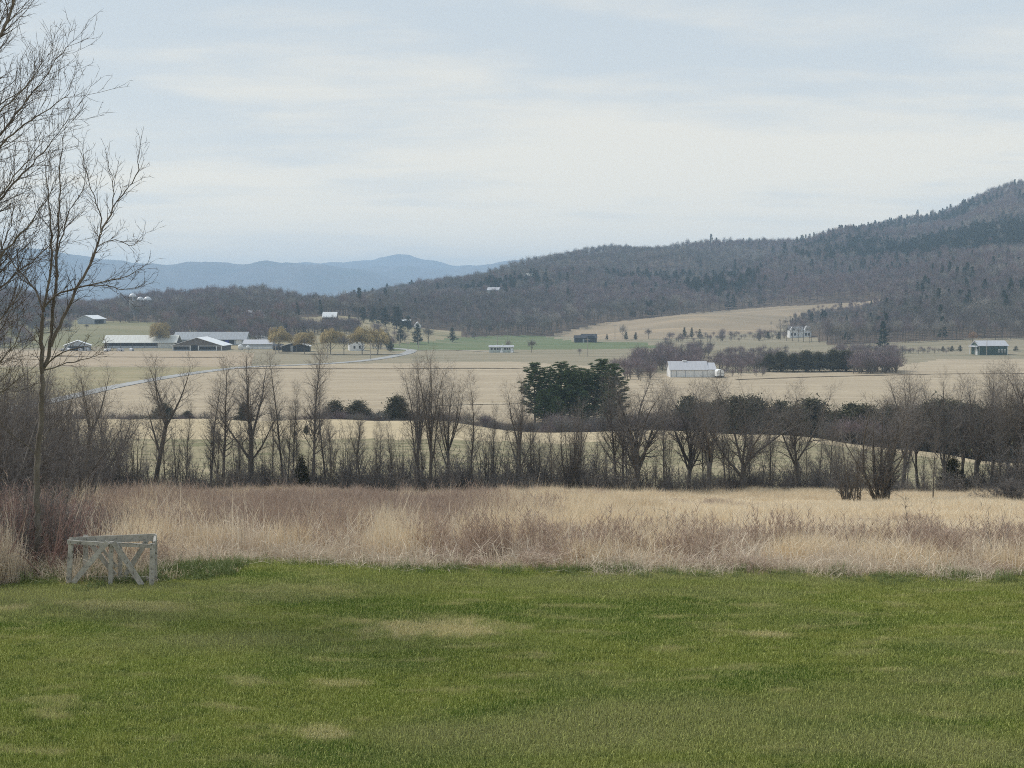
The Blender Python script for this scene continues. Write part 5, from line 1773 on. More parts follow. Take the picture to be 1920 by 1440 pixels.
# evergreens of the valley and the pastures
for (u, D, vt, kind, wd, lab) in [
        (1442, 486, 660, 'cedarB', 1.35, 'first dark evergreen of the row right of the white trailer'),
        (1464, 484, 656, 'cedarA', 1.89, 'second dark evergreen of the row right of the white trailer'),
        (1488, 486, 660, 'cedarB', 1.49, 'third dark evergreen of the row right of the white trailer'),
        (1512, 484, 654, 'cedarA', 2.03, 'fourth dark evergreen of the row right of the white trailer'),
        (1536, 486, 657, 'cedarB', 1.49, 'fifth dark evergreen of the row right of the white trailer'),
        (1562, 487, 652, 'cedarA', 1.89, 'sixth dark evergreen of the row, second from its right end'),
        (1586, 488, 653, 'cedarA', 2.03, 'rightmost dark evergreen of the row in the field'),
        (1138, 830, 625, 'spruceB', 1.0, 'small round evergreen right of the dark house'),
        (1174, 835, 620, 'spruceA', 1.2, 'small pointed evergreen right of the dark house'),
        (1192, 838, 621, 'spruceA', 1.2, 'small pointed evergreen furthest from the dark house'),
        (1283, 850, 611, 'spruceA', 1.0, 'first small evergreen below the upland field'),
        (1297, 850, 612, 'spruceA', 1.0, 'second small evergreen below the upland field'),
        (1312, 846, 615, 'spruceB', 1.0, 'third small evergreen below the upland field'),
        (1422, 818, 622, 'spruceB', 1.1, 'left evergreen beside the white gabled house'),
        (1440, 820, 620, 'spruceB', 1.1, 'middle evergreen beside the white gabled house'),
        (1460, 818, 621, 'spruceB', 1.1, 'right evergreen beside the white gabled house'),
        (733, 664, 637, 'spruceB', 1.1, 'dark evergreen by the bend of the road'),
        (728, 690, 620, 'spruceA', 1.0, 'pointed evergreen behind the right willow'),
        (783, 760, 602, 'spruceA', 1.2, 'pointed evergreen on the pasture above the road bend'),
        (751, 765, 607, 'spruceB', 1.0, 'rounded evergreen on the pasture above the road bend'),
        (848, 830, 610, 'spruceA', 1.2, 'lone evergreen in front of the purple wood edge'),
        (682, 905, 571, 'spruceB', 1.2, 'left evergreen at the top of the hill pasture'),
        (701, 910, 573, 'spruceB', 1.1, 'second evergreen at the top of the hill pasture'),
        (722, 900, 570, 'spruceA', 1.4, 'third evergreen at the top of the hill pasture'),
        (744, 895, 566, 'spruceA', 1.5, 'tall evergreen beside the flat white roof'),
        (765, 890, 588, 'spruceB', 1.4, 'low evergreen in front of the flat white roof'),
        (655, 895, 588, 'spruceB', 1.0, 'small bush-like evergreen right of the white-roofed hill barn'),
        (246, 905, 582, 'spruceB', 1.0, 'dark evergreen in front of the tall silo'),
        (378, 800, 594, 'spruceB', 1.4, 'broad evergreen above the open barn'),
        (392, 798, 597, 'spruceB', 1.3, 'broad evergreen right of the one above the open barn'),
        (430, 830, 590, 'spruceA', 1.3, 'evergreen left of the hill road'),
        (536, 800, 603, 'spruceA', 1.0, 'evergreen above the leftmost willow'),
        (1800, 660, 646, 'spruceB', 1.7, 'low hedge evergreen left of the green barn'),
        (1785, 662, 647, 'spruceB', 1.7, 'second low hedge evergreen left of the green barn'),
        (1768, 664, 648, 'spruceB', 1.7, 'third low hedge evergreen left of the green barn'),
        (1905, 660, 647, 'spruceB', 1.7, 'low hedge evergreen right of the green barn'),
        (1655, 690, 600, 'con2', 1.0, 'tall dark conifer standing in front of the grey wood')]:
    far_plant(kind, u, D, vt, lab, 'evergreens of the valley', name='evergreen_tree', widen=wd)

for (u, D, vt, kind, wd, lab) in [
        (523, 655, 611, 'willow0', 1.25, 'leftmost yellow willow, behind the white-roofed open shed'),
        (571, 640, 619, 'willow2', 1.25, 'olive willow just right of the white-roofed open shed'),
        (620, 636, 613, 'willow1', 1.25, 'yellow willow in the middle of the row by the road'),
        (679, 638, 611, 'willow0', 1.25, 'tall yellow willow in front of the white farmhouse'),
        (708, 640, 614, 'willow1', 1.35, 'rightmost broad yellow willow near the road bend'),
        (645, 630, 624, 'lone0', 0.9, 'small bare tree between the yellow willows')]:
    far_plant(kind, u, D, vt, lab, 'trees along the farm road', name='willow_tree' if 'willow' in kind else 'bare_tree', widen=wd)
for (u, D, vt, kind, lab) in [
        (997, 655, 633, 'lone0', 'lone bare tree right of the mobile home'),
        (953, 690, 634, 'lone1', 'bare shrubby tree behind the mobile home'),
        (1087, 620, 650, 'lone1', 'faint bare tree in front of the dark house'),
        (1168, 850, 604, 'lone1', 'bare tree beside the pole right of the dark house'),
        (1216, 850, 613, 'lone0', 'small bare tree on the lower upland field'),
        (1823, 720, 617, 'oak', 'round russet-leaved tree behind the green barn'),
        (812, 1330, 540, 'willow2', 'small yellow tree among the wood on the left slope'),
        (137, 855, 602, 'lone1', 'bare tree left of the upper grey barn'),
        (163, 800, 605, 'lone0', 'small bare tree below the upper grey barn'),
        (300, 720, 600, 'willow2', 'tawny tree behind the long white barn roof'),
        (740, 850, 610, 'lone1', 'bare tree among the pasture evergreens'),
        (803, 780, 608, 'lone0', 'bare tree right of the pasture evergreens')]:
    far_plant(kind, u, D, vt, lab, 'lone trees of the valley')


# ------------------------------------------------------------------ buildings
def hexa(b, t):
    """8-corner solid from 4 bottom and 4 top points (same order)"""
    V = np.array(list(b) + list(t), float)
    Q = np.array([(3, 2, 1, 0), (4, 5, 6, 7), (0, 1, 5, 4), (1, 2, 6, 5), (2, 3, 7, 6), (3, 0, 4, 7)])
    return V, Q


def boxq(x0, x1, y0, y1, z0, z1):
    return hexa([(x0, y0, z0), (x1, y0, z0), (x1, y1, z0), (x0, y1, z0)], [(x0, y0, z1), (x1, y0, z1), (x1, y1, z1), (x0, y1, z1)])


def joinq(parts):
    V, Q, b = [], [], 0
    for v, q in parts:
        V.append(v); Q.append(q + b); b += len(v)
    return np.concatenate(V), np.concatenate(Q)


def part(name, vq, m, parent):
    return link(name, mesh_from(name, vq[0], vq[1], [m]), parent)


def gable(name, label, cat, loc, rz, W, L, eave, ridge, axis, mw, mr, over=0.4, rt=0.18, group=None, open_front=None, skip_wall=False):
    """building with a pitched roof; front is local -y. axis = direction of the ridge"""
    o = thing(name, label, cat, loc, rz, group)
    x, y = W / 2, L / 2
    if not skip_wall:
        if axis == 'x':
            prof = [(-y, -0.6), (y, -0.6), (y, eave), (0, ridge), (-y, eave)]
            V = [(-x, a, b) for a, b in prof] + [(x, a, b) for a, b in prof]
        else:
            prof = [(-x, -0.6), (x, -0.6), (x, eave), (0, ridge), (-x, eave)]
            V = [(a, -y, b) for a, b in prof] + [(a, y, b) for a, b in prof]
        F = [(0, 1, 6, 5), (1, 2, 7, 6), (2, 3, 8, 7), (3, 4, 9, 8), (4, 0, 5, 9)]
        T = []
        for a, b, c, d in F:
            T += [(a, b, c), (a, c, d)]
        T += [(0, 1, 2), (0, 2, 4), (2, 3, 4), (5, 7, 6), (5, 9, 7), (7, 9, 8)]
        link('wall', mesh_from('wall', np.array(V, float), np.array(T), [mw]), o)
    half = (y if axis == 'x' else x)
    sl_ = (ridge - eave) / half
    eo = half + over
    ze = eave - sl_ * over + 0.03
    zr = ridge + 0.03
    le = (x if axis == 'x' else y) + over
    sl = []
    for sgn in (-1, 1):
        if axis == 'x':
            b = [(-le, sgn * eo, ze), (le, sgn * eo, ze), (le, 0, zr), (-le, 0, zr)]
        else:
            b = [(sgn * eo, -le, ze), (sgn * eo, le, ze), (0, le, zr), (0, -le, zr)]
        t = [(a, c, d + rt) for a, c, d in b]
        sl.append(hexa(b, t))
    part('roof', joinq(sl), mr, o)
    return o


def opening(o, name, face, W, L, a0, a1, z0, z1, m, proud=0.06):
    x, y = W / 2, L / 2
    if face == 'front':
        vq = boxq(a0, a1, -y - proud, -y + 0.05, z0, z1)
    elif face == 'right':
        vq = boxq(x - 0.05, x + proud, a0, a1, z0, z1)
    else:
        vq = boxq(-x - proud, -x + 0.05, a0, a1, z0, z1)
    return part(name, vq, m, o)


MB_WHITE = mat('white_siding', (0.74, 0.74, 0.73), (0.66, 0.66, 0.65), scale=1.5, coord='obj', stretch=(1, 1, 6), rough=0.7)
MB_GREY = mat('grey_metal_siding', (0.40, 0.43, 0.46), (0.34, 0.36, 0.38), scale=1.2, coord='obj', stretch=(4, 4, .3), rough=0.6)
MB_DARK = mat('shade_and_black_parts', (0.022, 0.022, 0.024), (0.04, 0.04, 0.04), scale=1, coord='obj', rough=0.9)  # near-black panels paint the shade inside open bays; also tyres and trim
MB_BLUE = mat('dark_blue_siding', (0.045, 0.052, 0.068), (0.06, 0.066, 0.08), scale=1, coord='obj', stretch=(1, 1, 8), rough=0.7)
MB_GREEN = mat('dark_green_siding', (0.030, 0.062, 0.052), (0.042, 0.078, 0.064), scale=1, coord='obj', stretch=(6, 6, .3), rough=0.6)
MB_PALE = mat('pale_sage_siding', (0.46, 0.50, 0.46), (0.40, 0.44, 0.40), scale=1, coord='obj', stretch=(1, 1, 8), rough=0.7)
MB_BROWN = mat('weathered_boards', (0.115, 0.10, 0.09), (0.17, 0.15, 0.135), scale=1, coord='obj', stretch=(6, 6, .3), rough=0.9)
MB_BRICK = mat('brown_end_wall', (0.10, 0.07, 0.06), (0.14, 0.10, 0.085), scale=2, coord='obj', rough=0.9)
MR_WHITE = mat('white_metal_roof', (0.78, 0.79, 0.79), (0.70, 0.71, 0.71), scale=0.6, coord='obj', stretch=(3, .4, 1), rough=0.45, spec=0.4)
MR_CREAM = mat('pale_metal_roof', (0.62, 0.62, 0.57), (0.50, 0.49, 0.44), scale=0.5, coord='obj', stretch=(3, .4, 1), rough=0.5, spec=0.4)
MR_GREY = mat('grey_metal_roof', (0.33, 0.35, 0.37), (0.25, 0.26, 0.27), scale=0.5, coord='obj', stretch=(3, .4, 1), rough=0.5, spec=0.4)
MR_LGREY = mat('light_grey_roof', (0.48, 0.48, 0.50), (0.42, 0.42, 0.44), scale=0.5, coord='obj', stretch=(3, .4, 1), rough=0.5, spec=0.4)
MR_DARK = mat('charcoal_shingles', (0.045, 0.048, 0.056), (0.06, 0.062, 0.07), scale=2, coord='obj', rough=0.9)
M_GLASS = mat('window_glass', (0.03, 0.035, 0.04), rough=0.15, spec=0.5)
M_CONC = mat('silo_concrete', (0.36, 0.34, 0.31), (0.28, 0.27, 0.25), scale=0.8, coord='obj', rough=0.9)
M_DOME = mat('silo_dome_metal', (0.62, 0.64, 0.66), (0.5, 0.5, 0.5), scale=1, coord='obj', rough=0.4, spec=0.5)
M_BLUETARP = mat('blue_tarp', (0.05, 0.06, 0.28), (0.07, 0.08, 0.33), scale=2, coord='obj', rough=0.5)
M_POLE = mat('weathered_pole', (0.36, 0.32, 0.27), (0.27, 0.24, 0.20), scale=3, coord='obj', stretch=(1, 1, .2), rough=0.9)

# long barn, two roof sections
p = at(268, 722)
o = gable('long_barn', 'long low barn with pale roof at left of the farm', 'barn', p, 0.03, 37, 13, 2.8, 6.2, 'x', MB_BROWN, MR_CREAM, 0.8)
opening(o, 'bay_opening', 'front', 37, 13, -16.5, 9, 0.9, 2.2, MB_DARK)
opening(o, 'feed_wall', 'front', 37, 13, -17, 9.2, -0.3, 0.85, MB_GREY, 0.14)
for k in range(5):
    opening(o, 'post', 'front', 37, 13, -16.5 + k * 6.3, -16.2 + k * 6.3, -0.2, 2.5, MB_BROWN, 0.18)
opening(o, 'wall_panel', 'front', 37, 13, 9.3, 18.2, -0.2, 2.2, MR_CREAM, 0.12)
p = at(398, 738)
o = gable('long_barn', 'long barn with grey roof behind the open gable barn', 'barn', p, 0.02, 38, 13, 2.9, 6.4, 'x', MB_GREY, MR_GREY, 0.8)
opening(o, 'bay_opening', 'front', 38, 13, 7, 13, 0.1, 2.6, MB_DARK)
opening(o, 'tarp', 'front', 38, 13, 8.2, 10.2, 0.8, 2.3, M_BLUETARP, 0.12)
opening(o, 'door', 'front', 38, 13, 14, 17, 0.1, 2.4, MB_WHITE, 0.1)
# open-fronted gable barn
p = at(379, 694)
o = gable('gable_barn', 'wide gable barn with open dark bays facing the field', 'barn', p, -0.02, 25, 20, 2.5, 6.4, 'y', MB_BROWN, MR_WHITE, 0.7)
for a0, a1, nm in ((-11.9, -3.9, 'bay_opening'), (-3.0, 0.2, 'doorway'), (1.1, 9.3, 'bay_opening')):
    opening(o, nm, 'front', 25, 20, a0, a1, 0.5 if nm != 'doorway' else 0.0, 2.1 if nm != 'doorway' else 2.7, MB_DARK)
for a in (-12.4, -3.7, 0.4, 9.5, 12.0):
    opening(o, 'post', 'front', 25, 20, a, a + 0.45, -0.2, 2.5, MB_WHITE, 0.16)
opening(o, 'sill_wall', 'front', 25, 20, -11.9, -3.8, -0.2, 0.45, MB_GREY, 0.12)
opening(o, 'sill_wall', 'front', 25, 20, 1.1, 9.4, -0.2, 0.45, MB_GREY, 0.12)
opening(o, 'lintel', 'front', 25, 20, -12.4, -3.3, 2.2, 2.45, MB_WHITE, 0.12)
opening(o, 'lintel', 'front', 25, 20, 0.5, 12.4, 2.2, 2.45, MB_WHITE, 0.12)
# low metal shed and lean-to
p = at(486, 705)
o = gable('machine_shed', 'low grey machine shed with white lower panels', 'shed', p, 0.0, 15, 9, 2.6, 4.6, 'x', MB_GREY, MR_LGREY, 0.3)
for k in range(6):
    opening(o, 'wall_panel', 'front', 15, 9, -7.3 + k * 2.45, -5.0 + k * 2.45, 0.1, 1.3, MB_WHITE, 0.1)
p = at(522, 688)
o = gable('lean_to_shed', 'small dark lean-to left of the white-roofed open shed', 'shed', p, 0.0, 4.6, 5, 2.2, 2.9, 'x', MB_BROWN, MR_DARK, 0.2)
opening(o, 'doorway', 'front', 4.6, 5, -1.8, 1.6, 0, 1.9, MB_DARK)
# white roofed open shed
p = at(556, 672)
o = gable('open_shed', 'open dark-fronted shed under a thin white gable roof', 'shed', p, 0.05, 13, 9, 2.7, 4.6, 'y', MB_DARK, MR_WHITE, 0.8, rt=0.3)
opening(o, 'doorway', 'front', 13, 9, -6.0, 0.2, 0.0, 2.9, MB_DARK)
opening(o, 'post', 'front', 13, 9, 0.3, 0.7, -0.2, 3.0, MB_BROWN, 0.15)
opening(o, 'equipment_panel', 'front', 13, 9, -2.4, -1.2, 0.1, 3.0, MB_GREY, 0.3)
# small barn far left
p = at(146, 690)
o = gable('small_barn', 'small grey gable barn left of the long white barn', 'barn', p, 0.28, 12.5, 11, 2.6, 4.9, 'y', MB_GREY, MR_WHITE, 0.6)
opening(o, 'doorway', 'front', 12.5, 11, -4.3, 3.2, -0.1, 2.2, MB_DARK)
opening(o, 'end_wall', 'right', 12.5, 11, -5.0, 5.2, -0.1, 2.3, MB_BRICK)
# upper grey barn
p = at(172, 862)
o = gable('upper_barn', 'blue-grey gable barn on the green pasture rise, upper left', 'barn', p, -0.25, 11.5, 14, 2.7, 4.9, 'y', MB_GREY, MR_WHITE, 0.5)
opening(o, 'lean_to', 'right', 11.5, 14, -6, 4, 0, 2.3, MB_DARK, 0.3)
# farmhouse behind the willows
p = at(668, 690)
o = gable('farmhouse', 'white farmhouse half hidden by the yellow willows', 'house', p, 0.2, 7.5, 8, 3.6, 5.9, 'y', MB_WHITE, MR_GREY, 0.35)
for a in (-1.7, 1.0):
    w_ = opening(o, 'window', 'front', 7.5, 8, a - .1, a + 1.0, 1.0, 2.6, MB_WHITE, 0.10)
    opening(w_, 'pane', 'front', 7.5, 8, a, a + 0.9, 1.1, 2.5, M_GLASS, 0.14)
opening(o, 'window', 'front', 7.5, 8, -0.4, 0.4, 3.7, 4.8, M_GLASS, 0.1)
# white roof barn on the hill pasture
p = at(619, 902)
o = gable('hill_barn', 'hill barn with a bright white roof and dark wall', 'barn', p, -0.05, 9.3, 6, 1.4, 4.6, 'x', MB_BRICK, MR_WHITE, 0.25)
opening(o, 'doorway', 'front', 9.3, 6, -3, 1, 0, 1.2, MB_DARK)
# houses among the trees
p = at(762, 960)
o = gable('flat_roof_house', 'low house with flat white roof beside the hilltop evergreens', 'house', p, 0.05, 6.4, 6, 3.2, 4.0, 'x', MB_BLUE, MR_WHITE, 0.3)
opening(o, 'window', 'front', 6.4, 6, -2, 1.5, 1.2, 2.4, M_GLASS)
p = at(783, 955)
o = gable('white_house', 'little white gabled house right of the flat white roof', 'house', p, 0.2, 4.2, 6, 2.0, 4.4, 'y', MB_WHITE, MR_LGREY, 0.25)
opening(o, 'window', 'front', 4.2, 6, -0.5, 0.5, 1.0, 2.1, M_GLASS)
for (u, D, rz, lab) in [(306, 905, 0.5, 'left of two small white houses among trees below the silos'),
                        (331, 900, 0.1, 'right of two small white houses among trees below the silos')]:
    p = at(u, D)
    o = gable('white_house', lab, 'house', p, rz, 4.6, 6, 2.4, 4.8, 'y', MB_WHITE, MR_LGREY, 0.3, group='small white houses')
    opening(o, 'window', 'front', 4.6, 6, -1.5, -0.6, 0.9, 2.0, M_GLASS)
    opening(o, 'window', 'front', 4.6, 6, 0.6, 1.5, 0.9, 2.0, M_GLASS)
p = hit(994, 527, 1150, 1700)
o = gable('hill_house', 'house whose pale roof shows high among the hill trees', 'house', p, 0.5, 9, 8, 5.0, 7.6, 'x', MB_BLUE, MR_CREAM, 0.4)
opening(o, 'window', 'front', 9, 8, -2, 0, 3.5, 5, M_GLASS)
p = hit(926, 560, 1050, 1500)
o = gable('hill_house', 'house whose grey roof shows low among the slope trees', 'house', p, -0.2, 11, 8, 8.0, 10.5, 'x', MB_PALE, MR_LGREY, 0.4)
opening(o, 'window', 'front', 11, 8, -3, -1, 6, 7.5, M_GLASS)
for (u, D, w_, lab) in [(478, 900, 8, 'grey roofed house right of the top of the hill road'), (503, 872, 8, 'pale roofed house right of the hill road'),
                        (487, 850, 5, 'small pale shed right of the hill road')]:
    p = at(u, D)
    o = gable('roadside_house', lab, 'house', p, 0.2, w_, 6, 2.6, 4.4, 'x', MB_PALE, MR_LGREY, 0.3, group='houses by the hill road')
    opening(o, 'window', 'front', w_, 6, -1.5, -0.4, 1.0, 2.1, M_GLASS)
    opening(o, 'door', 'front', w_, 6, 0.5, 1.4, 0, 2.0, MB_WHITE)
# mobile home
p = at(940, 660)
o = gable('mobile_home', 'long pale green mobile home with two white porches in the valley', 'house', p, 0.02, 11.8, 4.2, 2.7, 3.25, 'x', MB_PALE, MR_LGREY, 0.25, rt=0.12)
for a0, a1 in ((-5.2, -4.2), (-3.6, -2.6), (-2.3, -1.3), (-1.0, -0.2), (1.3, 2.2), (2.5, 3.4), (3.7, 4.3)):
    w_ = opening(o, 'window', 'front', 11.8, 4.2, a0 - .08, a1 + .08, 1.2, 2.3, MB_WHITE, 0.06)
    opening(w_, 'pane', 'front', 11.8, 4.2, a0, a1, 1.28, 2.22, M_GLASS, 0.10)
for a in (0.0, 5.0):
    st = opening(o, 'porch', 'front', 11.8, 4.2, a - .35, a + .45, -0.1, 1.9, MB_WHITE, 0.12)
    part('steps', joinq([boxq(a - .6, a + .6, -3.2 - .35 * k, -2.25, -0.2, 0.75 - .25 * k) for k in range(3)]), MB_WHITE, st)
part('chimney', boxq(0.6, 1.0, -0.4, 0, 3.1, 3.9), MB_WHITE, o)
part('skirting', boxq(-5.85, 5.85, -2.04, 2.0, -0.5, 0.45), MB_DARK, o)
# dark blue house
p = at(1104, 800)
o = gable('dark_house', 'dark blue-grey ranch house on the green field edge', 'house', p, 0.03, 8.6, 8, 2.6, 4.7, 'x', MB_BLUE, MR_DARK, 0.4)
part('wing', joinq([boxq(-8.4, -4.2, -3.2, 3.4, -0.5, 2.4)]), MB_BLUE, o)
part('wing_roof', joinq([hexa([(-8.7, -3.6, 2.35), (-4.1, -3.6, 2.35), (-4.1, .1, 3.9), (-8.7, .1, 3.9)], [(-8.7, -3.6, 2.55), (-4.1, -3.6, 2.55), (-4.1, .1, 4.1), (-8.7, .1, 4.1)]),
                         hexa([(-8.7, 3.8, 2.35), (-4.1, 3.8, 2.35), (-4.1, .1, 3.9), (-8.7, .1, 3.9)], [(-8.7, 3.8, 2.55), (-4.1, 3.8, 2.55), (-4.1, .1, 4.1), (-8.7, .1, 4.1)])]), MR_DARK, o)
part('dormer_gable', joinq([boxq(-1.0, 2.6, -4.4, 0, 2.3, 3.9)]), MB_BLUE, o)
for a in (-2.6, -0.4, 1.4, 3.0):
    opening(o, 'window', 'front', 8.6, 8, a, a + .8, 0.9, 2.0, M_GLASS)
opening(o, 'door', 'front', 8.6, 8, -3.9, -3.0, 0, 2.0, MB_GREY)
# white field barn
p = at(1288, 457)
o = gable('field_barn', 'white barn with grey roof in the tan field', 'barn', p, 0.04, 12.4, 8, 2.5, 5.0, 'x', MB_WHITE, MR_LGREY, 0.35)
opening(o, 'sliding_door', 'front', 12.4, 8, -4.2, 4.8, 0.05, 2.1, MB_WHITE, 0.1)
for k in range(4):
    opening(o, 'door_batten', 'front', 12.4, 8, -4.2 + k * 2.9, -4.0 + k * 2.9, 0.05, 2.1, MB_GREY, 0.14)
opening(o, 'porch_post', 'front', 12.4, 8, -6.1, -5.9, -0.3, 2.3, MB_GREY, 0.25)
part('side_bay', joinq([boxq(6.25, 9.0, -4.0, 3.4, -0.5, 2.5)]), MB_WHITE, o)
part('side_bay_roof', hexa([(6.25, -4.35, 2.4), (9.2, -4.35, 2.4), (9.2, 0, 4.5), (6.25, 0, 4.5)], [(6.25, -4.35, 2.6), (9.2, -4.35, 2.6), (9.2, 0, 4.7), (6.25, 0, 4.7)]), MR_LGREY, o)
part('side_bay_roof', hexa([(6.25, 3.8, 2.4), (9.2, 3.8, 2.4), (9.2, 0, 4.5), (6.25, 0, 4.5)], [(6.25, 3.8, 2.6), (9.2, 3.8, 2.6), (9.2, 0, 4.7), (6.25, 0, 4.7)]), MR_LGREY, o)
part('roof_vent', joinq([boxq(-1.6, -0.2, -0.4, 0.4, 5.1, 5.45)]), MR_WHITE, o)
# white trailer beside it (rounded end seen from behind)
p = at(1347.5, 452)
o = thing('trailer', 'white round-topped trailer parked at the right end of the white barn', 'trailer', p, 0.1)


def arch_prism(w, h, r, y0, y1, z0, k=7):
    prof = [(-w / 2, z0), (w / 2, z0)]
    for i in range(k + 1):
        t = pi * i / k
        prof.append((cos(t) * w / 2, z0 + h - r + sin(t) * r))
    n_ = len(prof)
    V = [(x, y0, z) for x, z in prof] + [(x, y1, z) for x, z in prof]
    T = []
    for i in range(n_):
        j = (i + 1) % n_
        T += [(i, j, j + n_), (i, j + n_, i + n_)]
    for i in range(1, n_ - 1):
        T += [(0, i, i + 1), (n_, n_ + i + 1, n_ + i)]
    return np.array(V, float), np.array(T)


V, T = arch_prism(2.4, 2.2, 0.75, -2.6, 2.6, 0.6)
link('body', mesh_from('body', V, T, [MB_WHITE]), o)
part('rear_door_seam', joinq([boxq(-0.06, 0.06, -2.66, -2.55, 0.7, 2.7)]), MB_DARK, o)
part('bumper', joinq([boxq(-1.15, 1.15, -2.75, -2.5, 0.45, 0.72)]), MB_DARK, o)
part('stripe', joinq([boxq(-1.1, 1.1, -2.65, -2.55, 1.5, 1.62)]), MB_GREY, o)
th = np.arange(12) * pi / 6
for sx in (-1.1, 0.85):
    V = np.concatenate([[(sx, cos(t) * .42, .42 + sin(t) * .42) for t in th], [(sx + .25, cos(t) * .42, .42 + sin(t) * .42) for t in th]])
    T = [(i, (i + 1) % 12, (i + 1) % 12 + 12) for i in range(12)] + [(i, (i + 1) % 12 + 12, i + 12) for i in range(12)] + [(0, i, i + 1) for i in range(1, 11)] + [(12, 12 + i + 1, 12 + i) for i in range(1, 11)]
    link('wheel', mesh_from('wheel', V, np.array(T), [MB_DARK]), o)
# green barn
p = at(1855, 637)
o = gable('green_barn', 'dark green metal barn with pale roof and three small windows', 'barn', p, 0.10, 14, 8, 4.3, 6.4, 'x', MB_GREEN, MR_LGREY, 0.45)
for k in range(3):
    a = 2.3 + k * 1.45
    w_ = opening(o, 'window', 'front', 14, 8, a, a + .85, 1.2, 2.7, MB_WHITE, 0.07)
    opening(w_, 'pane', 'front', 14, 8, a + .16, a + .69, 1.36, 2.5, MB_GREEN, 0.11)
opening(o, 'door', 'left', 14, 8, -2.8, -0.8, 0, 2.6, MB_WHITE, 0.1)
for a in (-6.95, 6.75):
    opening(o, 'corner_trim', 'front', 14, 8, a, a + .2, -0.3, 4.2, MB_WHITE, 0.05)
part('porch_post', boxq(-8.3, -8.05, -3.9, -3.65, -0.4, 3.9), MB_WHITE, o)
part('porch_post', boxq(-8.3, -8.05, 3.0, 3.25, -0.4, 3.9), MB_WHITE, o)
part('porch_roof', hexa([(-8.6, -4.3, 3.7), (-6.98, -4.3, 4.1), (-6.98, 4.3, 4.1), (-8.6, 4.3, 3.7)], [(-8.6, -4.3, 3.85), (-6.98, -4.3, 4.25), (-6.98, 4.3, 4.25), (-8.6, 4.3, 3.85)]), MR_LGREY, o)
# white gabled house behind the trees
p = at(1498, 838)
o = thing('gabled_house', 'pale house with two white gables among bare trees, right of centre', 'house', p, 0.05)
part('wall', boxq(-6.5, 6.5, -2.5, 3.5, -0.6, 4.0), MB_WHITE, o)
part('roof', joinq([hexa([(-7, -3, 3.9), (7, -3, 3.9), (7, .5, 6.3), (-7, .5, 6.3)], [(-7, -3, 4.1), (7, -3, 4.1), (7, .5, 6.5), (-7, .5, 6.5)]),
                    hexa([(-7, 4, 3.9), (7, 4, 3.9), (7, .5, 6.3), (-7, .5, 6.3)], [(-7, 4, 4.1), (7, 4, 4.1), (7, .5, 6.5), (-7, .5, 6.5)])]), MR_GREY, o)
for a in (-4.2, 4.4):
    V = np.array([(a - 2.4, -3.2, -.6), (a + 2.4, -3.2, -.6), (a + 2.4, -3.2, 4.1), (a, -3.2, 7.0), (a - 2.4, -3.2, 4.1),
                  (a - 2.4, 0, -.6), (a + 2.4, 0, -.6), (a + 2.4, 0, 4.1), (a, 0, 7.0), (a - 2.4, 0, 4.1)], float)
    T = [(0, 1, 2), (0, 2, 4), (2, 3, 4), (0, 5, 6), (0, 6, 1), (1, 6, 7), (1, 7, 2), (2, 7, 8), (2, 8, 3), (3, 8, 9), (3, 9, 4), (4, 9, 5), (4, 5, 0)]
    g = link('gable_wall', mesh_from('gable_wall', V, np.array(T), [MB_WHITE]), o)
    part('window', boxq(a - .6, a + .6, -3.27, -3.15, 4.2, 5.4), M_GLASS, g)
    part('window', boxq(a - 1.5, a - .4, -3.27, -3.15, 1.0, 2.6), M_GLASS, g)
    part('window', boxq(a + .4, a + 1.5, -3.27, -3.15, 1.0, 2.6), M_GLASS, g)


# silos
def lathe(prof, k=20):
    th = np.arange(k) * 2 * pi / k
    V = np.concatenate([[(r * cos(t), r * sin(t), z) for t in th] for r, z in prof])
    T = []
    for i in range(len(prof) - 1):
        for j in range(k):
            a, b = i * k + j, i * k + (j + 1) % k
            T += [(a, b, b + k), (a, b + k, a + k)]
    return V, np.array(T)


for (u, D, r, top, lab) in [(249.5, 1000, 2.5, 550, 'tall concrete silo with pale dome, left of the two round-topped silos'),
                            (263.5, 1004, 2.3, 556.5, 'middle silo with a white dome cap'),
                            (277, 1002, 2.9, 556, 'right silo with a white dome cap')]:
    p = at(u, D)
    _, s_ = uv2as(u, top)
    h = ZC + float(s_) * D - p[2]
    o = thing('silo', lab, 'silo', p, 0.3, 'farm silos')
    V, T = lathe([(r, -0.5), (r, h - r * .95)])
    link('body', mesh_from('body', V, T, [M_CONC], smooth=True), o)
    V, T = lathe([(r * 1.04 * cos(t), h - r * .95 + r * .95 * sin(t)) for t in np.linspace(0, 1.5, 7)])
    link('dome', mesh_from('dome', V, T, [M_DOME], smooth=True), o)
    part('chute', boxq(-0.4, 0.4, -r - .6, -r + .1, 0, h - r * .9), MR_LGREY, o)
    V, T = lathe([(r * 1.02, h - r * 1.9), (r * 1.02, h - r * .98)])
    link('top_band', mesh_from('top_band', V, T, [MB_BROWN], smooth=True), o)

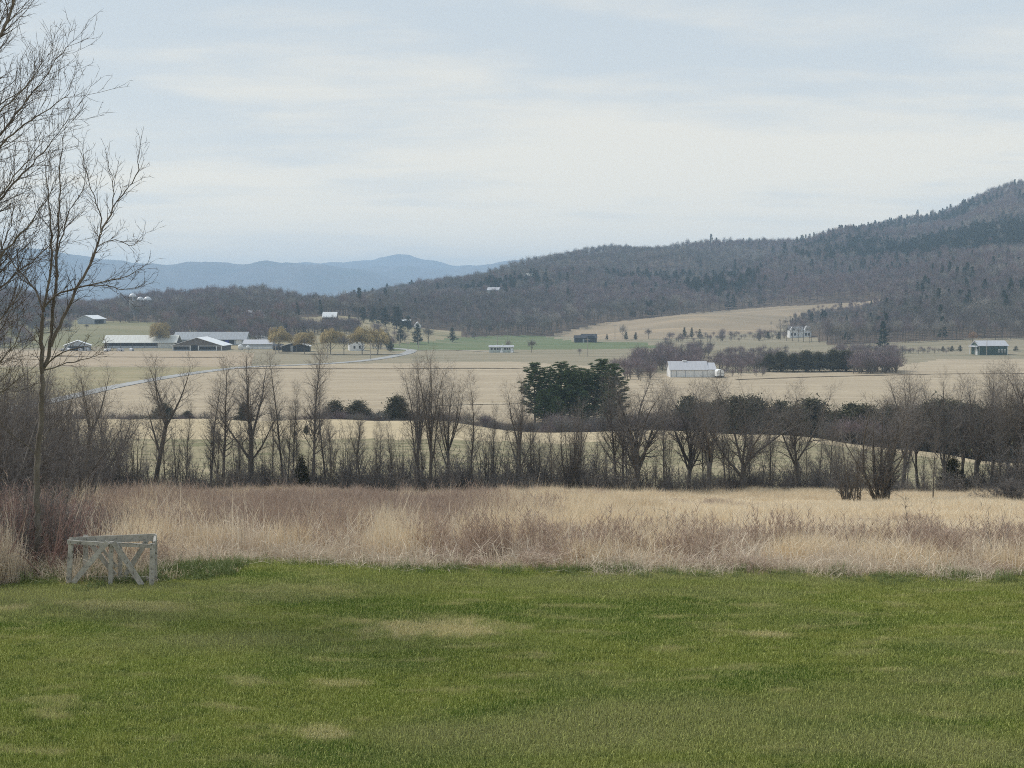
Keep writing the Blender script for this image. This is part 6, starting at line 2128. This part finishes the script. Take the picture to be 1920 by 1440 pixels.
# calf hutches and tanks in the farm yard
hut_v, hut_t = arch_prism(1.5, 1.35, 0.7, -1.0, 1.0, 0)
hut = mesh_from('hutch_shell', hut_v, hut_t, [MR_LGREY])
dv, dt = arch_prism(0.6, 0.8, 0.3, -1.06, -0.95, 0)
hutd = mesh_from('hutch_door', dv, dt, [MB_DARK])
for i, u in enumerate([117, 130, 136, 151, 163, 199, 204, 223, 229, 247]):
    o = thing('calf_hutch', ORD[i] + ' pale calf hutch from the left in the yard before the barns', 'hutch', at(u, 676 + (i * 7 % 5) * 2.5), 0.9 * (i % 4), 'calf hutches in the yard')
    link('shell', hut, o)
    link('doorway', hutd, o)
for (u, D, r, lab) in [(451, 690, 1.3, 'large white round tank beside the grey barn end'), (465, 694, 1.0, 'smaller white round tank right of the large one')]:
    o = thing('tank', lab, 'tank', at(u, D), 0, 'white tanks')
    V, T = lathe([(r * .2, -0.1), (r, -0.1), (r, r * 1.5), (r * .85, r * 1.9), (r * .3, r * 2.1), (0.01, r * 2.1)])
    link('body', mesh_from('body', V, T, [MB_WHITE], smooth=True), o)
    V, T = lathe([(r * 1.02, r * .7), (r * 1.02, r * .85)])
    link('band', mesh_from('band', V, T, [MB_GREY], smooth=True), o)


# utility poles
def pole(u, D, vt, lab):
    p = at(u, D)
    _, s_ = uv2as(u, vt)
    h = ZC + float(s_) * D - p[2]
    o = thing('utility_pole', lab, 'pole', p, 0.15, 'utility poles')
    V, T = lathe([(0.17, -0.5), (0.15, h * .5), (0.11, h), (0.01, h + .02)], 8)
    link('post', mesh_from('post', V, T, [M_POLE], smooth=True), o)
    a = part('crossarm', boxq(-1.1, 1.1, -0.19, -0.08, h - .75, h - .6), M_POLE, o)
    part('insulator', joinq([boxq(x - .05, x + .05, -.18, -.09, h - .6, h - .42) for x in (-1, -.4, .4, 1)]), M_DOME, a)


for (u, D, vt, lab) in [(517, 640, 648, 'utility pole left of the open white-roofed shed'), (614.5, 592, 645, 'utility pole in front of the middle willow'),
                        (695, 580, 641, 'utility pole in front of the rightmost willow'), (765, 690, 640, 'utility pole behind the bend of the road'),
                        (785, 700, 640, 'second utility pole behind the bend of the road'), (749, 740, 624, 'utility pole on the pasture above the road bend'),
                        (932.5, 680, 629, 'utility pole behind the left half of the mobile home'), (951, 760, 618, 'tall utility pole behind the mobile home'),
                        (1102, 612, 634, 'utility pole in front of the dark house'), (1153, 840, 608, 'utility pole right of the dark house'),
                        (1850, 622, 633, 'utility pole in front of the green barn'), (452, 850, 584, 'utility pole at the top of the hill road'),
                        (487, 790, 611, 'utility pole halfway along the hill road'), (497, 780, 611, 'utility pole at the foot of the hill road'),
                        (1828, 628, 640, 'short pole at the left corner of the green barn')]:
    pole(u, D, vt, lab)

# ------------------------------------------------------------------ weathered timber frame on the lawn edge
M_TIMBER = mat('weathered_grey_timber', (0.30, 0.285, 0.255), (0.46, 0.435, 0.39), scale=5, coord='obj', stretch=(1, 1, 1), rough=0.95, spec=0.1, bump=0.5, bump_scale=40,
               extra=[((0.12, 0.11, 0.095), 16, 0.56, 0.72, (1, 1, 1))])


def beam(a, b, w, t, seed=0):
    """rectangular timber from a to b, w wide across the face, t thick, slightly warped"""
    r = random.Random(seed)
    a, b = np.array(a, float), np.array(b, float)
    d = b - a
    d /= np.linalg.norm(d)
    n_ = np.array([0, 1.0, 0])
    if abs(d[1]) > .8:
        n_ = np.array([1.0, 0, 0])
    s = np.cross(d, n_)
    s /= np.linalg.norm(s)
    n_ = np.cross(s, d)
    V = []
    N = 5
    for i in range(N):
        c = a + (b - a) * i / (N - 1) + s * r.gauss(0, .0025) + n_ * r.gauss(0, .002)
        ww = w * r.uniform(.94, 1.05)
        V += [c - s * ww / 2 - n_ * t / 2, c + s * ww / 2 - n_ * t / 2, c + s * ww / 2 + n_ * t / 2, c - s * ww / 2 + n_ * t / 2]
    Q = []
    for i in range(N - 1):
        for j in range(4):
            k = i * 4
            Q.append((k + j, k + (j + 1) % 4, k + (j + 1) % 4 + 4, k + j + 4))
    Q += [(3, 2, 1, 0), (4 * N - 4, 4 * N - 3, 4 * N - 2, 4 * N - 1)]
    return np.array(V), np.array(Q)


fb = hit(207, 1097, 22, 32)
K = fb[1] / 2560.0
fx = lambda u: (u - 207) * K                        # frame-local x of a photo column
fz = lambda v: (1098 - v) * K * 1.02
o = thing('timber_frame', 'weathered grey timber frame with diagonal braces standing on the lawn edge', 'frame', fb, 0.0)
DB = 0.48
fzb = lambda v: fz(v) - DB * 0.205        # height of a point on the back frame seen at photo row v
BEAMS = [  # name, end a, end b, width, thickness
    ('post', (fx(127), 0, -.12), (fx(134), 0, fz(1014)), .095, .06), ('post', (fx(206), 0, -.12), (fx(211), 0, fz(1016)), .085, .05),
    ('post', (fx(285), 0, -.12), (fx(288), 0, fz(1020)), .095, .06),
    ('top_rail', (fx(128), -.03, fz(1016)), (fx(213), -.03, fz(1022)), .075, .05), ('top_rail', (fx(203), .03, fz(1021)), (fx(293), .03, fz(1026)), .075, .05),
    ('brace', (fx(138), -.075, fz(1093)), (fx(205), -.075, fz(1016)), .105, .04), ('brace', (fx(269), -.075, fz(1097)), (fx(217), -.075, fz(1017)), .105, .04),
    ('back_post', (fx(146), DB, -.12), (fx(148), DB, fzb(1003)), .095, .05), ('back_post', (fx(280), DB, -.12), (fx(281), DB, fzb(1006)), .095, .06),
    ('back_post', (fx(213), DB, -.12), (fx(214), DB, fzb(1008)), .085, .05),
    ('back_rail', (fx(133), DB - .06, fzb(1012)), (fx(284), DB - .06, fzb(1006)), .14, .04),
    ('back_brace', (fx(156), DB - .08, fzb(1012)), (fx(205), DB - .08, fzb(1078)), .09, .04), ('back_brace', (fx(268), DB - .08, fzb(1012)), (fx(226), DB - .08, fzb(1078)), .10, .04),
    ('back_brace', (fx(176), DB - .12, fzb(1018)), (fx(210), DB - .12, fzb(1062)), .05, .03),
    ('side_rail', (fx(131), 0.05, fz(1012)), (fx(147), DB, fzb(1012)), .075, .05), ('side_rail', (fx(290), 0.05, fz(1021)), (fx(283), DB, fzb(1005)), .085, .05),
    ('bottom_rail', (fx(146), DB - .05, .06), (fx(281), DB - .05, .05), .08, .04)]
for i, (nm, a, b, w, t) in enumerate(BEAMS):
    part(nm, beam(a, b, w * 1.04, t, i), M_TIMBER, o)

# ------------------------------------------------------------------ the air
hz = bpy.data.materials.new('valley_haze')
hz.use_nodes = True
hn, hl = hz.node_tree.nodes, hz.node_tree.links
hn.clear()
ho = hn.new('ShaderNodeOutputMaterial')
pv = hn.new('ShaderNodeVolumePrincipled')
pv.inputs['Color'].default_value = (0.56, 0.77, 1.0, 1)
pv.inputs['Density'].default_value = 1.75e-4
pv.inputs['Anisotropy'].default_value = 0.0
hl.new(pv.outputs[0], ho.inputs['Volume'])
V, Q = boxq(-14000, 14000, -300, 12500, -64, 385)
haze = link('haze', mesh_from('haze', V, Q, [hz]))
haze['kind'] = 'stuff'
haze['label'] = 'pale blue haze that veils the far hills'
haze['category'] = 'haze'
